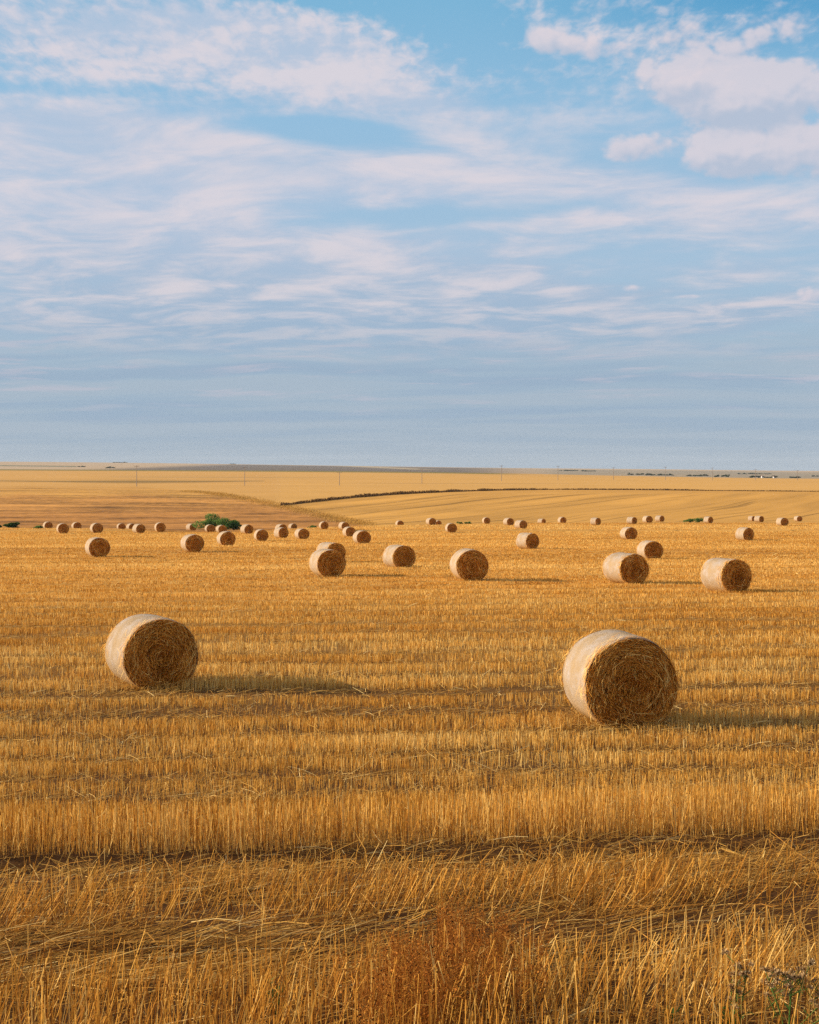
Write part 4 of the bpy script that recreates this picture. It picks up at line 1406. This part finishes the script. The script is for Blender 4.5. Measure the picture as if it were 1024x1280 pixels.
    col = nt.mix(nt.mul(nt.sstep(0.55, 0.34, f4), nt.mul(nt.mul(nt.sstep(390, 450, Y), nt.sstep(580, 510, Y)), 0.6)), col, lin(150, 173, 197))
    f3 = nt.noise2(nt.vec(nt.add(nt.mul(ux, 0.4), 21.0), uys), 3.0, 6, 0.6, 0.2)
    streak = nt.mul(nt.sstep(0.54, 0.72, f3), nt.mul(nt.sstep(395, 430, Y), nt.sstep(540, 470, Y)))
    col = nt.mix(nt.mul(streak, 0.5), col, lin(200, 194, 206))
    # --- cumulus on the right
    warp = nt.noise2(nt.vec(nt.mul(X, 0.02), nt.mul(Y, 0.02)), 1.0, 2, 0.5)
    def puffs(ox, oy):
        out = None
        for sc, wt in ((0.030, 0.55), (0.062, 0.30), (0.125, 0.15)):
            vo = nt.n('ShaderNodeTexVoronoi', feature='F1', voronoi_dimensions='2D')
            vo.inputs['Scale'].default_value = 1.0
            nt.put(vo.inputs['Vector'], nt.vec(nt.add(nt.mul(nt.add(X, ox), sc * 0.85), warp), nt.add(nt.mul(nt.add(Y, oy), sc * 1.15), warp)))
            t = nt.mul(nt.sub(0.5, vo.outputs['Distance']), wt)
            out = t if out is None else nt.add(out, t)
        return out
    n2 = nt.noise2(nt.vec(nt.mul(X, 0.012), nt.mul(Y, 0.017)), 1.5, 7, 0.6, 0.2)
    blobs = [(1.0, 848, 103, 32, 17, 0), (1.0, 900, 118, 62, 26, 6), (0.95, 985, 126, 90, 24, 0), (0.85, 925, 152, 50, 16, -4), (1.0, 805, 186, 36, 13, -6), (0.95, 905, 198, 40, 19, 4), (1.0, 1000, 196, 90, 28, 0),
             (0.60, 685, 55, 22, 14, 0), (0.62, 735, 66, 46, 12, 10), (0.46, 845, 56, 38, 12, 0), (0.44, 930, 70, 70, 12, -6), (0.46, 975, 50, 28, 10, 0), (0.55, 1018, 372, 22, 8, 0), (0.42, 795, 360, 14, 4, 0), (0.40, 858, 372, 16, 2.5, 0)]
    cum = total(blobs)
    cum_up = total([(w_, a + 5, b + 0.55 * d_, c_, d_, e_) for (w_, a, b, c_, d_, e_) in blobs])
    pf = puffs(0, 0)
    dcu = nt.add(cum, nt.mul(nt.sstep(0.0, 0.3, cum), nt.add(nt.mul(pf, 1.0), nt.mul(nt.sub(n2, 0.5), 1.2))))
    m2 = nt.sstep(0.14, 0.74, dcu)
    shade = nt.sub(cum, cum_up)                    # positive towards the upper left of each heap
    lt = nt.add(0.52, nt.add(nt.mul(shade, 0.9), nt.add(nt.mul(nt.sub(pf, puffs(-7, -8)), 0.7), nt.mul(nt.sub(n2, 0.5), 0.5))))
    lt = nt.sstep(0.02, 0.92, lt)
    c2 = nt.mix(lt, lin(188, 194, 211), lin(224, 213, 219))
    col = nt.mix(nt.mul(m2, 0.78), col, c2)
    # below the skyline the world is dim ground
    col = nt.mix(nt.sstep(-0.02, -0.06, z), col, (0.10, 0.07, 0.035))
    bg = nt.n('ShaderNodeBackground'); nt.t.links.new(col, bg.inputs[0]); bg.inputs[1].default_value = 1.0
    out = nt.n('ShaderNodeOutputWorld'); nt.t.links.new(bg.outputs[0], out.inputs[0])
    w.cycles.sampling_method = 'MANUAL'; w.cycles.sample_map_resolution = 512


build_world()

sun = bpy.data.lights.new('sun', 'SUN'); sun.energy = 5.0; sun.angle = R(0.5); sun.color = (1.0, 0.86, 0.67)
so = bpy.data.objects.new('sun', sun); COL.objects.link(so)
from mathutils import Vector
to_sun = Vector((-math.cos(SUN_EL) * math.cos(SUN_AZ), math.cos(SUN_EL) * math.sin(SUN_AZ), math.sin(SUN_EL)))
so.rotation_euler = to_sun.to_track_quat('Z', 'Y').to_euler()
so.location = to_sun * 30

cam = bpy.data.cameras.new('camera'); co = bpy.data.objects.new('camera', cam); COL.objects.link(co)
co.location = (0, 0, CAM); co.rotation_euler = (R(90), 0, 0)
cam.sensor_fit = 'VERTICAL'; cam.sensor_height = 30.0; cam.sensor_width = 24.0
cam.lens = 30.0 * F / 1280.0
cam.shift_y = -(640 - HY) / 1280.0
cam.clip_start = 0.1; cam.clip_end = 30000
scene.camera = co

vs = scene.view_settings
vs.view_transform = 'Standard'; vs.look = 'None'; vs.gamma = 1.0; vs.exposure = 0.6; vs.use_curve_mapping = False
scene.render.engine = 'CYCLES'
scene.cycles.max_bounces = 5; scene.cycles.diffuse_bounces = 3; scene.cycles.glossy_bounces = 1
scene.cycles.transmission_bounces = 3; scene.cycles.volume_bounces = 0; scene.cycles.use_adaptive_sampling = True
scene.cycles.adaptive_threshold = 0.01
scene.cycles.use_denoising = False
